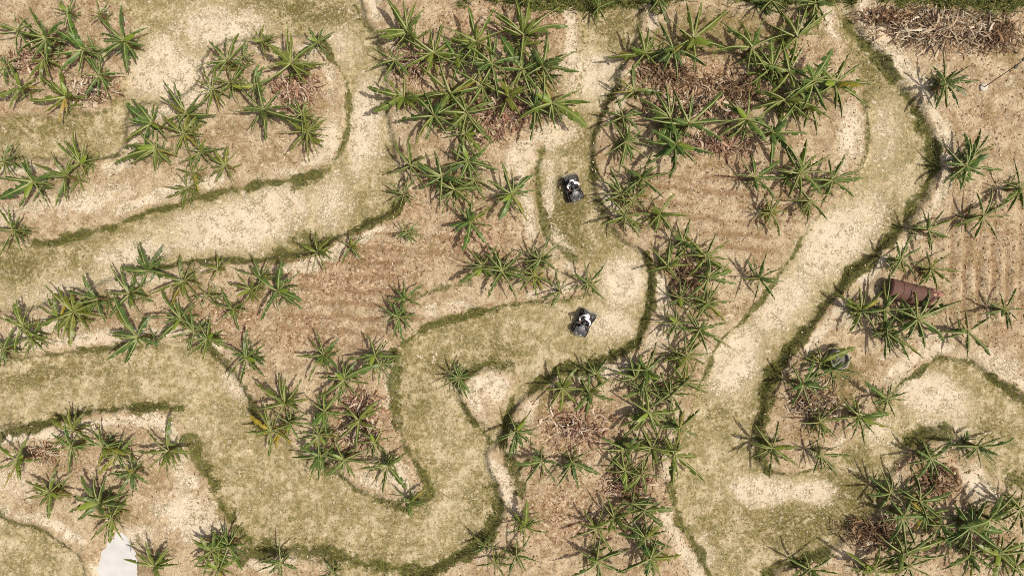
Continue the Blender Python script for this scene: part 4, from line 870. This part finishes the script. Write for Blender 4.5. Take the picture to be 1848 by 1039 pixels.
def rider(bike, label, lean, back, turn):
    """seated rider; bike-local coordinates, lean = sideways shift of the head, back = shift of the seat"""
    root = thing("person", label, "person", bike.location.copy(), bike.rotation_euler.z, "riders on the quad bikes")
    V = Vector; pel = V((0, -.42 - back, .99)); ch = V((lean * .45, -.27 - back, 1.26)); nk = V((lean * .8, -.10 - back, 1.42)); hd = V((lean, -.13 - back, 1.60))
    def J(p): return tuple(p)
    body = [[("pel", J(pel), (.14, .11)), ("waist", J((pel + ch) / 2), (.125, .10)), ("ch", J(ch), (.15, .115)), ("up", J(ch * .4 + nk * .6), (.10, .08)), ("nk", J(nk), .055), (None, J(hd - V((0, 0, .04))), .085), (None, J(hd + V((0, .0, .07))), .085)]]
    shirt = [[("pel", J(pel + V((0, 0, .02))), (.20, .15)), ("waist", J((pel + ch) / 2), (.20, .15)), ("ch", J(ch), (.225, .16)), ("up", J(ch * .4 + nk * .6), (.16, .12)), ("nk2", J(nk - V((0, 0, .03))), .068)]]
    trou = [[("pel", J(pel), (.15, .125)), (None, J(pel + V((0, 0, .08))), (.145, .115))]]
    shoes = []
    for sx in (-1, 1):
        sh = ch * .35 + nk * .65 + V((sx * .21, 0, -.05)); hand = V((sx * .35, .14, 1.10)); el = (sh + hand) / 2 + V((sx * .14, -.10, -.04))
        body.append([("up", J(ch * .4 + nk * .6), .1), (None, J(sh), .062), (None, J(el), .044), (None, J(hand - (hand - el).normalized() * .08), .028), ("pa%d" % sx, J(hand + V((0, -.01, .015))), (.036, .02))])
        for f in range(4):                                  # fingers closing over the grip
            b0 = hand + V((sx * (-.03 + .022 * f), .035, .018)); l_ = (.036, .042, .039, .03)[f]
            body.append([("pa%d" % sx, J(hand), .03), (None, J(b0), .0095), (None, J(b0 + V((0, l_ * .6, -.018))), .009), (None, J(b0 + V((0, l_ * .3, -.05))), .008)])
        tb = hand + V((-sx * .045, 0, -.004)); body.append([("pa%d" % sx, J(hand), .03), (None, J(tb), .011), (None, J(tb + V((0, .03, -.026))), .009)])
        shirt.append([("up", J(ch * .4 + nk * .6), .1), (None, J(sh), .10), (None, J(el), .078), (None, J(hand - (hand - el).normalized() * .12), .046)])
        hip = pel + V((sx * .09, .02, -.02)); kn = V((sx * .33, .16 - back * .3, .92)); an = V((sx * .34, .0, .45))
        body.append([("pel", J(pel), .12), (None, J(hip), .09), (None, J(kn), .06), (None, J(an), .04), (None, J(an + V((0, .03, -.06))), .035), (None, J(an + V((sx * .02, .16, -.07))), .028)])
        trou.append([("pel", J(pel), .12), (None, J(hip), .105), (None, J(kn), .078), (None, J(an + V((0, 0, .03))), .066)])
        shoes.append([(None, J(an + V((0, -.04, -.04))), .05), (None, J(an + V((0, .05, -.055))), .047), (None, J(an + V((sx * .02, .18, -.065))), .038)])
    skin_obj("body", body, M_SKIN, root)
    skin_obj("shirt", shirt, M_SHIRT, root); skin_obj("trousers", trou, M_TROU, root)
    for s_ in shoes: skin_obj("shoe", [s_], M_SHOE, root)
    # helmet with visor and peak
    Mh = Matrix.Translation(hd) @ Matrix.Rotation(turn, 4, 'Z')
    mb = MB(); prof = [(.128 * math.sin(a), .03 + .145 * math.cos(a)) for a in [q * math.pi * .66 / 10 for q in range(11)]]; prof[0] = (.001, prof[0][1])
    mb.lathe([(r_, z_) for r_, z_ in prof] + [(.10, -.09), (.09, -.06)], 24, Mh @ Matrix.Diagonal((1, 1.14, 1, 1))); he = mb.build("helmet", M_HELM, root, True)
    mb = MB(); vs = []; 
    for k in range(9):
        a = -.9 + 1.8 * k / 8
        for z_, r_ in ((-.03, .150), (.045, .148)): vs.append(Mh @ V((math.sin(a) * r_ * .92, math.cos(a) * r_ * 1.05, z_)))
    mb.add(vs, [(k * 2, k * 2 + 2, k * 2 + 3, k * 2 + 1) for k in range(8)]); mb.build("visor", M_VISOR, he, True)
    # face under the helmet
    mb = MB()
    mb.tube([Mh @ V((0, .105, -.02)), Mh @ V((0, .13, -.045))], [.012, .016], 8); mb.tube([Mh @ V((-.025, .115, -.085)), Mh @ V((.025, .115, -.085))], .008, 6)
    mb.build("face", M_SKIN, root, True)
    return root
_g1 = NT("rack_grey").color((.16, .16, .17), .4, .5)
q1 = quad_bike(1034, 340, .30, .95, "black quad bike heading down the grassy upper bend", M_TUBE)
q2 = quad_bike(1054, 582, -.47, .88, "black quad bike with grey front rack turning on the lower pale bend", _g1)
rider(q1, "rider in white shirt and black helmet on the upper grassy bend", .10, .08, .1)
rider(q2, "rider in white shirt leaning sideways on the lower pale bend", .32, .16, -.4)
